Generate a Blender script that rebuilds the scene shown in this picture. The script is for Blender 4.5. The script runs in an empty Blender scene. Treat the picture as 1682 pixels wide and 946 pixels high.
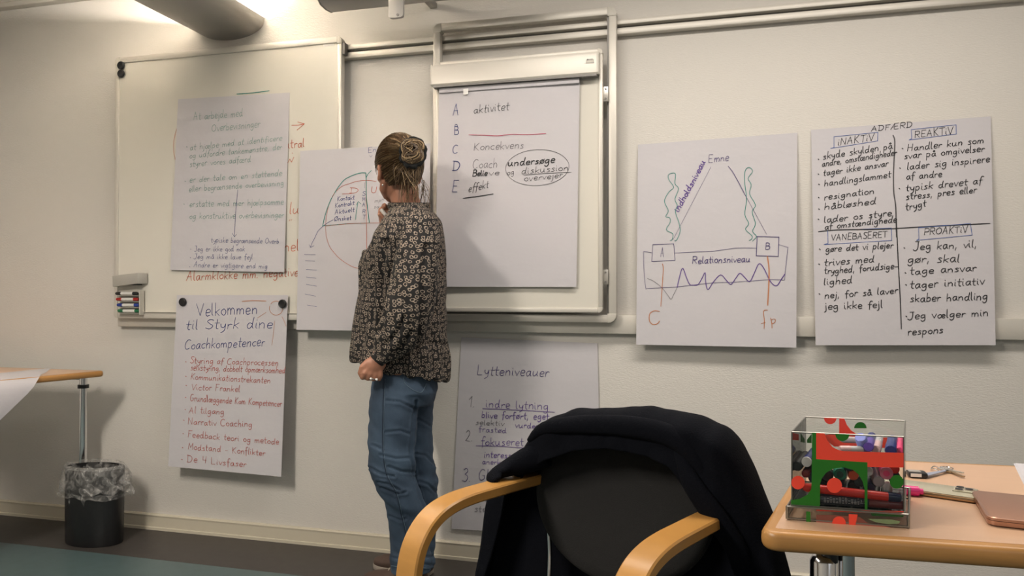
import bpy, bmesh, math, random
from mathutils import Vector, Matrix, noise, geometry
random.seed(7)
SC = bpy.context.scene
COL = SC.collection

# ------------------------------------------------------------ camera, light, exposure
F = 1215.0; H = 1.08; D = 2.87
YAW = math.atan(F / 4577.0); PITCH = 0.0082; ROLL = 0.0015
EYE = Vector((0, -D, H))
fw = Vector((-math.sin(YAW) * math.cos(PITCH), math.cos(YAW) * math.cos(PITCH), math.sin(PITCH)))
rt0 = Vector((math.cos(YAW), math.sin(YAW), 0))
up0 = rt0.cross(fw).normalized()
RT = rt0 * math.cos(ROLL) + up0 * math.sin(ROLL)
UP = up0 * math.cos(ROLL) - rt0 * math.sin(ROLL)
cam_d = bpy.data.cameras.new('camera'); cam = bpy.data.objects.new('camera', cam_d); COL.objects.link(cam)
cam_d.sensor_width = 36; cam_d.lens = F / 1682 * 36; cam_d.clip_start = 0.02
cam.matrix_world = Matrix(((RT.x, UP.x, -fw.x, EYE.x), (RT.y, UP.y, -fw.y, EYE.y), (RT.z, UP.z, -fw.z, EYE.z), (0, 0, 0, 1)))
SC.camera = cam
w = bpy.data.worlds.new('world'); SC.world = w; w.use_nodes = True
w.node_tree.nodes['Background'].inputs[0].default_value = (0.75, 0.8, 0.9, 1)
w.node_tree.nodes['Background'].inputs[1].default_value = 0.05
SC.view_settings.view_transform = 'Standard'; SC.view_settings.look = 'None'
SC.view_settings.gamma = 1; SC.view_settings.use_curve_mapping = False
SC.view_settings.exposure = 1.98
SC.cycles.max_bounces = 8
def area(name, loc, rot, sx, sy, power, col):
    l = bpy.data.lights.new(name, 'AREA'); l.shape = 'RECTANGLE'; l.size = sx; l.size_y = sy
    l.energy = power; l.color = col
    o = bpy.data.objects.new(name, l); COL.objects.link(o); o.location = loc; o.rotation_euler = rot
    return o
CEIL = 2.495
area('room_light', (-1.9, -2.9, CEIL - 0.06), (0, 0, 0), 0.3, 1.2, 23, (1.0, 0.91, 0.80))
area('room_light', (0.15, -1.05, CEIL - 0.06), (0, 0, 0), 2.0, 0.3, 9.0, (1.0, 0.92, 0.83))
area('room_light', (1.0, -4.2, CEIL - 0.06), (0, 0, 0), 1.6, 0.4, 3, (0.97, 0.95, 0.95))
area('right_fill_light', (2.9, -3.4, 1.5), (math.radians(90), 0, math.radians(90)), 2.2, 1.2, 1, (0.80, 0.88, 1.0))  # unseen cool fill light facing in from the solid right wall

# ------------------------------------------------------------ projection to real planes
def ray(px, py):
    return fw * F + RT * (px - 841.0) + UP * (473.0 - py)
def onplane(px, py, p0, n):
    d = ray(px, py); t = (p0 - EYE).dot(n) / d.dot(n)
    return EYE + d * t
def onwall(px, py, off=0.0):
    return onplane(px, py, Vector((0, -off, 0)), Vector((0, 1, 0)))
def onlevel(px, py, z):
    return onplane(px, py, Vector((0, 0, z)), Vector((0, 0, 1)))
def at(px, py, Z):                                   # point at depth Z from the eye
    return EYE + ray(px, py) * (Z / F)
FH = Vector((-math.sin(YAW), math.cos(YAW), 0)); RH = rt0; ZU = Vector((0, 0, 1))

# ------------------------------------------------------------ materials
MATS = {}
def nodes(name):
    m = bpy.data.materials.new(name); m.use_nodes = True
    nt = m.node_tree; b = nt.nodes['Principled BSDF']
    return m, nt, b
def mat(name, col, rough=0.5, metal=0.0, bump=None, vary=0.0, vscale=(8, 8, 8), **kw):
    if name in MATS: return MATS[name]
    m, nt, b = nodes(name)
    b.inputs['Base Color'].default_value = (*col, 1); b.inputs['Roughness'].default_value = rough
    b.inputs['Metallic'].default_value = metal
    for k, v in kw.items(): b.inputs[k.replace('_', ' ')].default_value = v
    tc = nt.nodes.new('ShaderNodeTexCoord'); 
    if vary:
        mp = nt.nodes.new('ShaderNodeMapping'); mp.inputs['Scale'].default_value = vscale
        nz = nt.nodes.new('ShaderNodeTexNoise'); nz.inputs['Scale'].default_value = 1; nz.inputs['Detail'].default_value = 5
        mx = nt.nodes.new('ShaderNodeMix'); mx.data_type = 'RGBA'
        mx.inputs['A'].default_value = (*[c * (1 - vary) for c in col], 1)
        mx.inputs['B'].default_value = (*[min(1, c * (1 + vary)) for c in col], 1)
        nt.links.new(tc.outputs['Object'], mp.inputs[0]); nt.links.new(mp.outputs[0], nz.inputs[0])
        nt.links.new(nz.outputs['Fac'], mx.inputs['Factor']); nt.links.new(mx.outputs['Result'], b.inputs['Base Color'])
    if bump:
        sc, st, dist = bump
        mp = nt.nodes.new('ShaderNodeMapping'); mp.inputs['Scale'].default_value = sc
        nz = nt.nodes.new('ShaderNodeTexNoise'); nz.inputs['Scale'].default_value = 1; nz.inputs['Detail'].default_value = 3
        bp = nt.nodes.new('ShaderNodeBump'); bp.inputs['Strength'].default_value = st; bp.inputs['Distance'].default_value = dist
        nt.links.new(tc.outputs['Object'], mp.inputs[0]); nt.links.new(mp.outputs[0], nz.inputs[0])
        nt.links.new(nz.outputs['Fac'], bp.inputs['Height']); nt.links.new(bp.outputs[0], b.inputs['Normal'])
    MATS[name] = m; return m
M_wall = mat('woven_wallpaper', (0.66, 0.63, 0.585), 0.75, bump=((110, 110, 480), 0.5, 0.0022))
M_ceil = mat('ceiling_paint', (0.72, 0.69, 0.64), 0.85)
M_floor = mat('floor_dark', (0.048, 0.042, 0.038), 0.45, vary=0.25, vscale=(30, 30, 30))
M_teal = mat('floor_teal', (0.070, 0.108, 0.112), 0.35, vary=0.18, vscale=(24, 24, 24))
M_base = mat('baseboard_paint', (0.60, 0.55, 0.44), 0.4)
M_alu = mat('aluminium', (0.66, 0.63, 0.58), 0.32, 0.75)
M_aluW = mat('pale_painted_metal', (0.64, 0.605, 0.545), 0.4, 0.2)
M_aluD = mat('dark_grey_metal', (0.20, 0.19, 0.18), 0.5, 0.5)  # dark grey metal for the groove, hanger, screws and caps
M_plast = mat('grey_plastic', (0.40, 0.38, 0.34), 0.45)
M_plastL = mat('pale_plastic', (0.56, 0.53, 0.47), 0.45)
M_board = mat('whiteboard_enamel', (0.68, 0.65, 0.58), 0.22)
M_paper = mat('paper', (0.55, 0.53, 0.555), 0.8, bump=((10, 10, 14), 0.35, 0.006))
M_black = mat('black_plastic', (0.012, 0.012, 0.013), 0.35)
M_white = mat('white_plastic', (0.75, 0.73, 0.70), 0.35)
M_chrome = mat('chrome', (0.75, 0.75, 0.76), 0.12, 1.0)
M_lamp = mat('lamp_grey_enamel', (0.36, 0.345, 0.32), 0.4, 0.3)
M_beech = mat('beech_varnish', (0.43, 0.215, 0.055), 0.33, vary=0.22, vscale=(9, 9, 60))
M_top = mat('beech_laminate', (0.60, 0.385, 0.25), 0.30, vary=0.06, vscale=(8, 60, 8), bump=((40, 40, 40), 0.04, 0.001))
M_edge = mat('beech_edge', (0.43, 0.215, 0.065), 0.38, vary=0.30, vscale=(7, 7, 70))
M_uph = mat('charcoal_upholstery', (0.011, 0.0105, 0.0105), 0.95, bump=((600, 600, 600), 0.6, 0.002))
M_jacket = mat('dark_navy_wool', (0.0016, 0.0022, 0.0048), 0.95, bump=((350, 350, 350), 0.5, 0.002), Specular_IOR_Level=0.15)
M_skin = mat('skin', (0.40, 0.185, 0.115), 0.5, vary=0.12, vscale=(40, 40, 40))
M_hair = None
def inkmat(name, col):
    return mat('ink_' + name, col, 0.55)
INK = {'green': (0.16, 0.30, 0.26), 'navy': (0.035, 0.05, 0.19), 'red': (0.42, 0.06, 0.035), 'orange': (0.50, 0.17, 0.05),
       'teal': (0.02, 0.24, 0.20), 'black': (0.012, 0.012, 0.014), 'purple': (0.055, 0.035, 0.16), 'violet': (0.10, 0.045, 0.26),
       'grey': (0.12, 0.115, 0.13), 'blue': (0.05, 0.11, 0.36), 'pink': (0.45, 0.06, 0.12), 'brick': (0.50, 0.10, 0.045), 'lilac': (0.30, 0.25, 0.36)}

# blouse print: cream rings on black
def m_blouse():
    m, nt, b = nodes('black_blouse_with_cream_rings'); L = nt.links
    b.inputs['Roughness'].default_value = 0.85
    tc = nt.nodes.new('ShaderNodeTexCoord')
    vo = nt.nodes.new('ShaderNodeTexVoronoi'); vo.voronoi_dimensions = '2D'; vo.inputs['Scale'].default_value = 62; vo.inputs['Randomness'].default_value = 0.62
    nz0 = nt.nodes.new('ShaderNodeTexNoise'); nz0.inputs['Scale'].default_value = 110
    va = nt.nodes.new('ShaderNodeMixRGB'); va.blend_type = 'ADD'; va.inputs['Fac'].default_value = 0.010
    L.new(tc.outputs['UV'], va.inputs['Color1']); L.new(nz0.outputs['Color'], va.inputs['Color2'])
    L.new(tc.outputs['UV'], nz0.inputs[0]); L.new(va.outputs[0], vo.inputs['Vector'])
    r = nt.nodes.new('ShaderNodeValToRGB'); e = r.color_ramp.elements
    e[0].position = 0.19; e[0].color = (0.010, 0.008, 0.007, 1); e[1].position = 0.24; e[1].color = (0.36, 0.29, 0.23, 1)
    for p, c in ((0.32, (0.32, 0.255, 0.20, 1)), (0.38, (0.008, 0.007, 0.007, 1))):
        n = e.new(p); n.color = c
    nz = nt.nodes.new('ShaderNodeTexNoise'); nz.inputs['Scale'].default_value = 95
    r2 = nt.nodes.new('ShaderNodeValToRGB'); r2.color_ramp.elements[0].position = 0.28; r2.color_ramp.elements[1].position = 0.40
    mx = nt.nodes.new('ShaderNodeMixRGB'); mx.inputs['Color1'].default_value = (0.008, 0.007, 0.007, 1)
    L.new(vo.outputs['Distance'], r.inputs[0]); L.new(tc.outputs['UV'], nz.inputs[0]); L.new(nz.outputs['Fac'], r2.inputs[0])
    L.new(r2.outputs[0], mx.inputs['Fac']); L.new(r.outputs[0], mx.inputs['Color2']); L.new(mx.outputs[0], b.inputs['Base Color'])
    return m
def m_jeans():
    m, nt, b = nodes('blue_denim'); L = nt.links
    b.inputs['Roughness'].default_value = 0.85
    tc = nt.nodes.new('ShaderNodeTexCoord')
    nz = nt.nodes.new('ShaderNodeTexNoise'); nz.inputs['Scale'].default_value = 7; nz.inputs['Detail'].default_value = 6
    r = nt.nodes.new('ShaderNodeValToRGB'); e = r.color_ramp.elements
    e[0].position = 0.3; e[0].color = (0.016, 0.029, 0.053, 1); e[1].position = 0.72; e[1].color = (0.060, 0.100, 0.155, 1)
    nf = nt.nodes.new('ShaderNodeTexNoise'); nf.inputs['Scale'].default_value = 500
    bp = nt.nodes.new('ShaderNodeBump'); bp.inputs['Strength'].default_value = 0.5; bp.inputs['Distance'].default_value = 0.001
    L.new(tc.outputs['Object'], nz.inputs[0]); L.new(nz.outputs['Fac'], r.inputs[0]); L.new(r.outputs[0], b.inputs['Base Color'])
    L.new(tc.outputs['Object'], nf.inputs[0]); L.new(nf.outputs['Fac'], bp.inputs['Height']); L.new(bp.outputs[0], b.inputs['Normal'])
    return m
def m_hair():
    m, nt, b = nodes('dark_blond_hair'); L = nt.links
    b.inputs['Roughness'].default_value = 0.42
    g = nt.nodes.new('ShaderNodeNewGeometry'); r = nt.nodes.new('ShaderNodeValToRGB'); e = r.color_ramp.elements
    e[0].position = 0; e[0].color = (0.030, 0.017, 0.009, 1); e[1].position = 1; e[1].color = (0.46, 0.33, 0.185, 1)
    n = e.new(0.55); n.color = (0.11, 0.065, 0.033, 1)
    L.new(g.outputs['Random Per Island'], r.inputs[0]); L.new(r.outputs[0], b.inputs['Base Color'])
    return m
def m_clear(name, col, rough, amt):                  # clear film / acrylic: lets most light straight through, reflects at grazing angles
    m, nt, b = nodes(name); L = nt.links
    tr = nt.nodes.new('ShaderNodeBsdfTransparent'); tr.inputs[0].default_value = (*col, 1)
    gl = nt.nodes.new('ShaderNodeBsdfGlossy'); gl.inputs['Roughness'].default_value = rough
    fr = nt.nodes.new('ShaderNodeFresnel'); fr.inputs[0].default_value = 1.22
    ma = nt.nodes.new('ShaderNodeMath'); ma.operation = 'ADD'; ma.inputs[1].default_value = amt
    mx = nt.nodes.new('ShaderNodeMixShader')
    L.new(fr.outputs[0], ma.inputs[0]); L.new(ma.outputs[0], mx.inputs[0]); L.new(tr.outputs[0], mx.inputs[1]); L.new(gl.outputs[0], mx.inputs[2])
    L.new(mx.outputs[0], nt.nodes['Material Output'].inputs[0])
    return m
def m_bagfilm():                                      # thin crinkled film: mostly see-through, some milky scatter and gloss
    m, nt, b = nodes('clear_bag_film'); L = nt.links
    b.inputs['Base Color'].default_value = (0.50, 0.49, 0.47, 1); b.inputs['Roughness'].default_value = 0.22
    tr = nt.nodes.new('ShaderNodeBsdfTransparent'); mx = nt.nodes.new('ShaderNodeMixShader')
    tc = nt.nodes.new('ShaderNodeTexCoord'); nz = nt.nodes.new('ShaderNodeTexNoise'); nz.inputs['Scale'].default_value = 26; nz.inputs['Detail'].default_value = 4; nz.inputs['Distortion'].default_value = 1.5
    r = nt.nodes.new('ShaderNodeMapRange'); r.inputs[1].default_value = 0.4; r.inputs[2].default_value = 0.7; r.inputs[3].default_value = 0.10; r.inputs[4].default_value = 0.55
    bp = nt.nodes.new('ShaderNodeBump'); bp.inputs['Strength'].default_value = 0.9; bp.inputs['Distance'].default_value = 0.01
    L.new(tc.outputs['Object'], nz.inputs[0]); L.new(nz.outputs['Fac'], r.inputs[0]); L.new(r.outputs[0], mx.inputs[0]); L.new(nz.outputs['Fac'], bp.inputs['Height']); L.new(bp.outputs[0], b.inputs['Normal'])
    L.new(tr.outputs[0], mx.inputs[1]); L.new(b.outputs[0], mx.inputs[2]); L.new(mx.outputs[0], nt.nodes['Material Output'].inputs[0])
    return m
def m_tube():
    m, nt, b = nodes('fluorescent_tube')
    b.inputs['Emission Color'].default_value = (1.0, 0.91, 0.80, 1); b.inputs['Emission Strength'].default_value = TUBE
    return m
TUBE = 46.0

# ------------------------------------------------------------ mesh helpers
WORLD = {}
class MB:
    def __init__(s): s.v = []; s.f = []
    def add(s, vs, fs):
        n = len(s.v); s.v += [Vector(v) for v in vs]; s.f += [tuple(i + n for i in f) for f in fs]; return s
    def box(s, c, size, ax=None):
        ax = ax or (Vector((1, 0, 0)), Vector((0, 1, 0)), ZU); c = Vector(c)
        vs = [c + ax[0] * (size[0] / 2 * i) + ax[1] * (size[1] / 2 * j) + ax[2] * (size[2] / 2 * k)
              for i in (-1, 1) for j in (-1, 1) for k in (-1, 1)]
        return s.add(vs, [(0, 1, 3, 2), (4, 6, 7, 5), (0, 4, 5, 1), (2, 3, 7, 6), (0, 2, 6, 4), (1, 5, 7, 3)])
    def wbox(s, px0, py0, px1, py1, o0, o1, px2=None, py2=None, px3=None, py3=None):
        """bar on the wall: rectangle px corners (TL, BR) at offset o1, thick back to o0"""
        a = onwall(px0, py0, o1); b = onwall(px1, py1, o1)
        return s.box(((a.x + b.x) / 2, -(o0 + o1) / 2, (a.z + b.z) / 2), (abs(b.x - a.x), o1 - o0, abs(a.z - b.z)))
    def loft(s, rings, cap=True, close=True):
        n = len(rings[0]); vs = [v for r in rings for v in r]; fs = []
        for i in range(len(rings) - 1):
            for j in range(n if close else n - 1):
                k = (j + 1) % n
                fs.append((i * n + j, i * n + k, (i + 1) * n + k, (i + 1) * n + j))
        if cap:
            fs.append(tuple(reversed(range(n)))); fs.append(tuple((len(rings) - 1) * n + j for j in range(n)))
        return s.add(vs, fs)
    def tube(s, pts, r, n=12, cap=True, flat=None, side=None, power=1.0):
        """swept section; r a number or list of numbers / (ra, rb)"""
        pts = [Vector(p) for p in pts]; N = len(pts)
        rs = r if isinstance(r, (list, tuple)) and not (isinstance(r, tuple) and len(r) == 2 and N != 2) else [r] * N
        rings = []; prev = None
        for i, p in enumerate(pts):
            t = (pts[min(i + 1, N - 1)] - pts[max(i - 1, 0)]).normalized()
            if side is not None: a = (side - t * side.dot(t)).normalized()
            elif prev is None:
                q = ZU if abs(t.z) < 0.9 else Vector((1, 0, 0)); a = (q - t * q.dot(t)).normalized()
            else: a = (prev - t * prev.dot(t)).normalized()
            prev = a; b = t.cross(a); q = rs[i]; ra, rb = (q if isinstance(q, (list, tuple)) else (q, q))
            ring = []
            if n == 0:                                   # flat slat section with small chamfers
                c_ = 0.003
                for x_, y_ in ((-1, -1), (1, -1), (1, 1), (-1, 1)):
                    u1 = (x_ * (ra - c_), y_ * rb); u2 = (x_ * ra, y_ * (rb - c_))
                    for q_ in ((u1, u2) if x_ * y_ < 0 else (u2, u1)): ring.append(p + a * q_[0] + b * q_[1])
            for k in range(n):
                an = 2 * math.pi * k / n; c, sn = math.cos(an), math.sin(an)
                if power != 1.0:
                    c = math.copysign(abs(c) ** power, c); sn = math.copysign(abs(sn) ** power, sn)
                ring.append(p + a * (ra * c) + b * (rb * sn))
            rings.append(ring)
        return s.loft(rings, cap)
    def ell(s, c, r, ax=None, nu=20, nv=12):
        ax = ax or (Vector((1, 0, 0)), Vector((0, 1, 0)), ZU); c = Vector(c); vs = []; fs = []
        vs.append(c + ax[2] * r[2])
        for i in range(1, nv):
            th = math.pi * i / nv
            for j in range(nu):
                ph = 2 * math.pi * j / nu
                vs.append(c + ax[0] * (r[0] * math.sin(th) * math.cos(ph)) + ax[1] * (r[1] * math.sin(th) * math.sin(ph)) + ax[2] * (r[2] * math.cos(th)))
        vs.append(c - ax[2] * r[2]); e = len(vs) - 1
        for j in range(nu): fs.append((0, 1 + j, 1 + (j + 1) % nu))
        for i in range(nv - 2):
            for j in range(nu):
                a = 1 + i * nu + j; b2 = 1 + i * nu + (j + 1) % nu
                fs.append((a, a + nu, b2 + nu, b2))
        for j in range(nu): fs.append((e, e - nu + (j + 1) % nu, e - nu + j))
        return s.add(vs, fs)
    def prism(s, poly, vec):
        """closed polygon (3D pts) extruded by vec"""
        poly = [Vector(p) for p in poly]; n = len(poly); vec = Vector(vec)
        tris = geometry.tessellate_polygon([poly])
        fs = [tuple(t) for t in tris] + [tuple(i + n for i in reversed(t)) for t in tris]
        fs += [(i, (i + 1) % n, (i + 1) % n + n, i + n) for i in range(n)]
        return s.add(poly + [p + vec for p in poly], fs)
def link(name, me, loc, parent, m):
    o = bpy.data.objects.new(name, me); COL.objects.link(o)
    if parent is not None:
        o.parent = parent; o.location = loc - WORLD[parent.name]
    else: o.location = loc
    WORLD[o.name] = loc.copy()
    if m is not None: me.materials.append(m)
    return o
def mk(name, mb, m, parent=None, bevel=0.0, smooth=35, origin=None, kind=None):
    vs = mb.v
    lo = Vector([min(v[i] for v in vs) for i in range(3)]); hi = Vector([max(v[i] for v in vs) for i in range(3)])
    og = Vector(origin) if origin is not None else Vector(((lo.x + hi.x) / 2, (lo.y + hi.y) / 2, lo.z))
    me = bpy.data.meshes.new(name); me.from_pydata([v - og for v in vs], [], mb.f)
    bm = bmesh.new(); bm.from_mesh(me); bmesh.ops.recalc_face_normals(bm, faces=bm.faces)
    if bevel:
        bmesh.ops.bevel(bm, geom=[e for e in bm.edges if len(e.link_faces) == 2 and e.calc_face_angle(0) > 0.6], offset=bevel, segments=2, affect='EDGES', profile=0.5, clamp_overlap=True)
    bm.to_mesh(me); bm.free()
    if smooth:
        me.shade_smooth(); me.set_sharp_from_angle(angle=math.radians(smooth))
    o = link(name, me, og, parent, m)
    if kind: o['kind'] = kind
    return o
def thing(name, loc, label, cat, group=None):
    o = bpy.data.objects.new(name, None); COL.objects.link(o); o.empty_display_size = 0.05
    o.location = loc; WORLD[o.name] = Vector(loc); tag(o, label, cat, group); return o
def tag(o, label=None, cat=None, group=None):
    if label: o['label'] = label
    if cat: o['category'] = cat
    if group: o['group'] = group
    return o
def remesh(mb, voxel, smooth_it=4, disp=None):
    me = bpy.data.meshes.new('tmp'); me.from_pydata(mb.v, [], mb.f)
    o = bpy.data.objects.new('tmp', me); COL.objects.link(o)
    md = o.modifiers.new('r', 'REMESH'); md.mode = 'VOXEL'; md.voxel_size = voxel
    sm = o.modifiers.new('s', 'SMOOTH'); sm.iterations = smooth_it; sm.factor = 0.5
    dg = bpy.context.evaluated_depsgraph_get(); dg.update()
    out = bpy.data.meshes.new_from_object(o.evaluated_get(dg))
    bpy.data.objects.remove(o); bpy.data.meshes.remove(me)
    if disp:
        nn = [v.normal.copy() for v in out.vertices]
        for v, n in zip(out.vertices, nn): v.co += disp(v.co, n)
    r = MB(); r.v = [v.co.copy() for v in out.vertices]; r.f = [tuple(p.vertices) for p in out.polygons]
    bpy.data.meshes.remove(out); return r
def crom(p, k=4, closed=False):
    """Catmull-Rom through points (tuples or vectors)"""
    p = [Vector(q) for q in p]
    if len(p) < 3: return p
    out = []; n = len(p)
    for i in range(n if closed else n - 1):
        a = p[(i - 1) % n] if closed or i > 0 else p[0]; b = p[i]; c = p[(i + 1) % n]
        d = p[(i + 2) % n] if closed or i + 2 < n else p[-1]
        for j in range(k):
            t = j / k
            out.append(0.5 * ((2 * b) + (c - a) * t + (2 * a - 5 * b + 4 * c - d) * t * t + (3 * b - a - 3 * c + d) * t ** 3))
    if not closed: out.append(p[-1])
    return out
def interp(xs, ys, x):
    if x <= xs[0]: return ys[0]
    for i in range(len(xs) - 1):
        if x <= xs[i + 1]:
            t = (x - xs[i]) / (xs[i + 1] - xs[i]); return ys[i] * (1 - t) + ys[i + 1] * t
    return ys[-1]

# ------------------------------------------------------------ the room
def struct(name, mb, m, **k):
    o = mk(name, mb, m, **k); o['kind'] = 'structure'; return o
X0, X1, Y0 = -4.6, 3.0, -5.6
struct('wall_back', MB().box(((X0 + X1) / 2, 0.05, CEIL / 2), (X1 - X0 + 0.2, 0.1, CEIL)), M_wall, smooth=0)
struct('wall_left', MB().box((X0 - 0.05, Y0 / 2, CEIL / 2), (0.1, -Y0, CEIL)), M_wall, smooth=0)
struct('wall_right', MB().box((X1 + 0.05, Y0 / 2, CEIL / 2), (0.1, -Y0, CEIL)), M_wall, smooth=0)
struct('wall_front', MB().box(((X0 + X1) / 2, Y0 - 0.05, CEIL / 2), (X1 - X0 + 0.2, 0.1, CEIL)), M_wall, smooth=0)
struct('ceiling', MB().box(((X0 + X1) / 2, Y0 / 2, CEIL + 0.05), (X1 - X0 + 0.2, -Y0 + 0.2, 0.1)), M_ceil, smooth=0)
struct('floor', MB().box(((X0 + X1) / 2, Y0 / 2, -0.06), (X1 - X0 + 0.2, -Y0 + 0.2, 0.1)), M_floor, smooth=0)
EB = onlevel(150, 907, 0)                             # border between the dark strip and the teal field
fl = bpy.data.objects['floor']
# dark sheet vinyl along the wall and teal sheet vinyl for the rest, laid on the slab
mk('vinyl_strip', MB().box(((X0 + X1) / 2, EB.y / 2, -0.005), (X1 - X0, -EB.y - 0.001, 0.01)), M_floor, fl, smooth=0)
mk('vinyl_field', MB().box(((X0 + X1) / 2, (EB.y + Y0) / 2, -0.005), (X1 - X0, EB.y - Y0 - 0.001, 0.01)), M_teal, fl, smooth=0)
bb = MB()
prof = [(0, 0), (0.016, 0), (0.016, 0.012), (0.012, 0.014), (0.012, 0.058), (0.014, 0.066), (0.008, 0.072), (0, 0.072)]
bb.loft([[Vector((x, -p[0] - 0.0005, p[1])) for p in prof] for x in (X0, X1)])
struct('baseboard_back', bb, M_base, smooth=0)
ct = MB(); ct.box(((X0 + X1) / 2, -0.02, CEIL - 0.012), (X1 - X0, 0.04, 0.024))
struct('trim_1', ct, M_aluW, bevel=0.003)

# ------------------------------------------------------------ stroke alphabet for the handwriting
G = {
'a': (10, "8,9 5,10 2,8 1,4 3,0 6,2 8,8|8,10 8,3 10,0"), 'b': (9, "1,20 1,0|1,7 5,10 8,6 6,1 1,1"), 'c': (9, "8,9 5,10 1,7 1,3 4,0 8,1"),
'd': (11, "8,8 4,10 1,6 2,1 5,0 8,5|9,20 8,5 10,0"), 'e': (9, "1,5 8,6 7,10 3,10 1,5 3,0 8,1"), 'f': (7, "8,19 5,20 3,15 3,-5|0,10 7,10"),
'g': (10, "8,9 4,10 1,6 3,1 8,5|8,10 8,-4 4,-8 1,-5"), 'h': (10, "1,20 1,0|1,6 5,10 8,7 8,0"), 'i': (4, "1,10 1,2 3,0|1,15 1,16"),
'j': (4, "2,10 2,-5 -1,-8|2,15 2,16"), 'k': (9, "1,20 1,0|8,10 1,5|2,6 8,0"), 'l': (4, "1,20 1,3 3,0"),
'm': (14, "1,10 1,0|1,6 4,10 6,7 6,0|6,6 9,10 12,7 12,0"), 'n': (10, "1,10 1,0|1,6 5,10 8,7 8,0"), 'o': (9, "5,10 1,7 1,3 5,0 8,3 8,7 5,10"),
'p': (10, "1,10 1,-9|1,8 5,10 8,6 5,0 1,2"), 'r': (7, "1,10 1,0|1,6 4,10 7,9"), 's': (8, "7,9 4,10 2,8 6,4 6,1 1,0"),
't': (7, "3,18 3,2 6,0|0,11 7,11"), 'u': (11, "1,10 1,3 4,0 8,5|8,10 8,3 10,0"), 'v': (8, "0,10 4,0|4,0 8,10"), 'w': (12, "0,10 3,0|3,0 6,8|6,8 9,0|9,0 12,10"),
'x': (8, "0,10 8,0|8,10 0,0"), 'y': (9, "1,10 2,4 6,3 8,10|8,10 7,-3 2,-8"), 'z': (8, "0,10 8,10|8,10 0,0|0,0 8,0"),
'æ': (15, "7,9 4,10 1,6 2,1 5,0 8,5 8,8|8,5 14,6 12,10 8,8 8,3 11,0 14,1"), 'ø': (9, "5,10 1,7 1,3 5,0 8,3 8,7 5,10|0,-1 9,11"),
'å': (10, "8,9 5,10 2,8 1,4 3,0 6,2 8,8|8,10 8,3 10,0|5,14 3,16 5,18 7,16 5,14"),
'A': (14, "0,0 6,20|6,20 11,0|2,8 10,8"), 'B': (13, "1,20 1,0|1,20 9,19 9,12 1,11|1,11 11,9 10,1 1,0"), 'C': (13, "11,18 6,20 1,14 1,5 5,0 11,2"),
'D': (14, "2,20 2,0|0,20 9,18 12,10 8,1 0,0"), 'E': (12, "1,20 1,0|1,20 10,20|1,10 8,10|1,0 10,0"), 'F': (11, "1,20 1,0|0,20 10,20|1,11 7,11"),
'G': (14, "11,18 6,20 1,14 1,5 5,0 11,3 11,8|7,9 12,9"), 'H': (13, "1,20 1,0|10,20 10,0|1,10 10,10"), 'I': (5, "2,20 2,0"), 'J': (11, "8,20 8,4 4,-2 0,1|3,20 10,20"),
'K': (12, "1,20 1,0|10,20 1,9|2,10 10,0"), 'L': (11, "1,20 1,0|1,0 9,0"), 'M': (15, "1,0 2,20|2,20 7,6|7,6 12,20|12,20 13,0"), 'N': (14, "1,0 1,20|1,20 11,0|11,0 11,20"),
'O': (14, "7,20 1,14 1,5 6,0 12,5 12,14 7,20"), 'P': (12, "1,20 1,0|1,20 10,19 10,10 1,9"), 'R': (13, "1,20 1,0|1,20 10,19 10,11 1,10|4,10 11,0"),
'S': (11, "10,18 5,20 1,16 5,11 10,6 6,0 0,2"), 'T': (12, "6,20 6,0|0,20 12,20"), 'U': (13, "1,20 1,5 5,0 10,4 11,20"), 'V': (13, "0,20 6,0|6,0 12,20"),
'Æ': (19, "0,0 8,20|8,20 8,0|3,8 8,8|8,20 17,20|8,10 15,10|8,0 17,0"), 'Ø': (14, "7,20 1,14 1,5 6,0 12,5 12,14 7,20|1,-1 12,21"),
'1': (8, "1,13 6,20|6,20 6,0"), '2': (11, "1,16 5,20 9,16 7,9 1,0|1,0 10,0"), '3': (11, "1,18 6,20 9,16 4,11|4,11 10,7 7,0 0,1"), '4': (11, "2,20 2,9|2,9 10,9|9,20 8,0"),
'.': (4, "1,0 2,1"), ',': (5, "2,2 1,-4"), '-': (9, "1,6 8,6"), ':': (4, "1,1 2,2|1,8 2,9"), '*': (6, "1,6 2,5 3,6 2,7 1,6"), '"': (7, "2,20 1,15|5,20 4,15"), ' ': (8, ""), "'": (3, "2,20 1,16"),
}
GL = {k: (v[0], [[tuple(float(c) for c in q.split(',')) for q in st.split()] for st in v[1].split('|') if st.strip()]) for k, v in G.items()}
STRAIGHT = set('AEFHIKLMNTVXvwxz1i')
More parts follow.
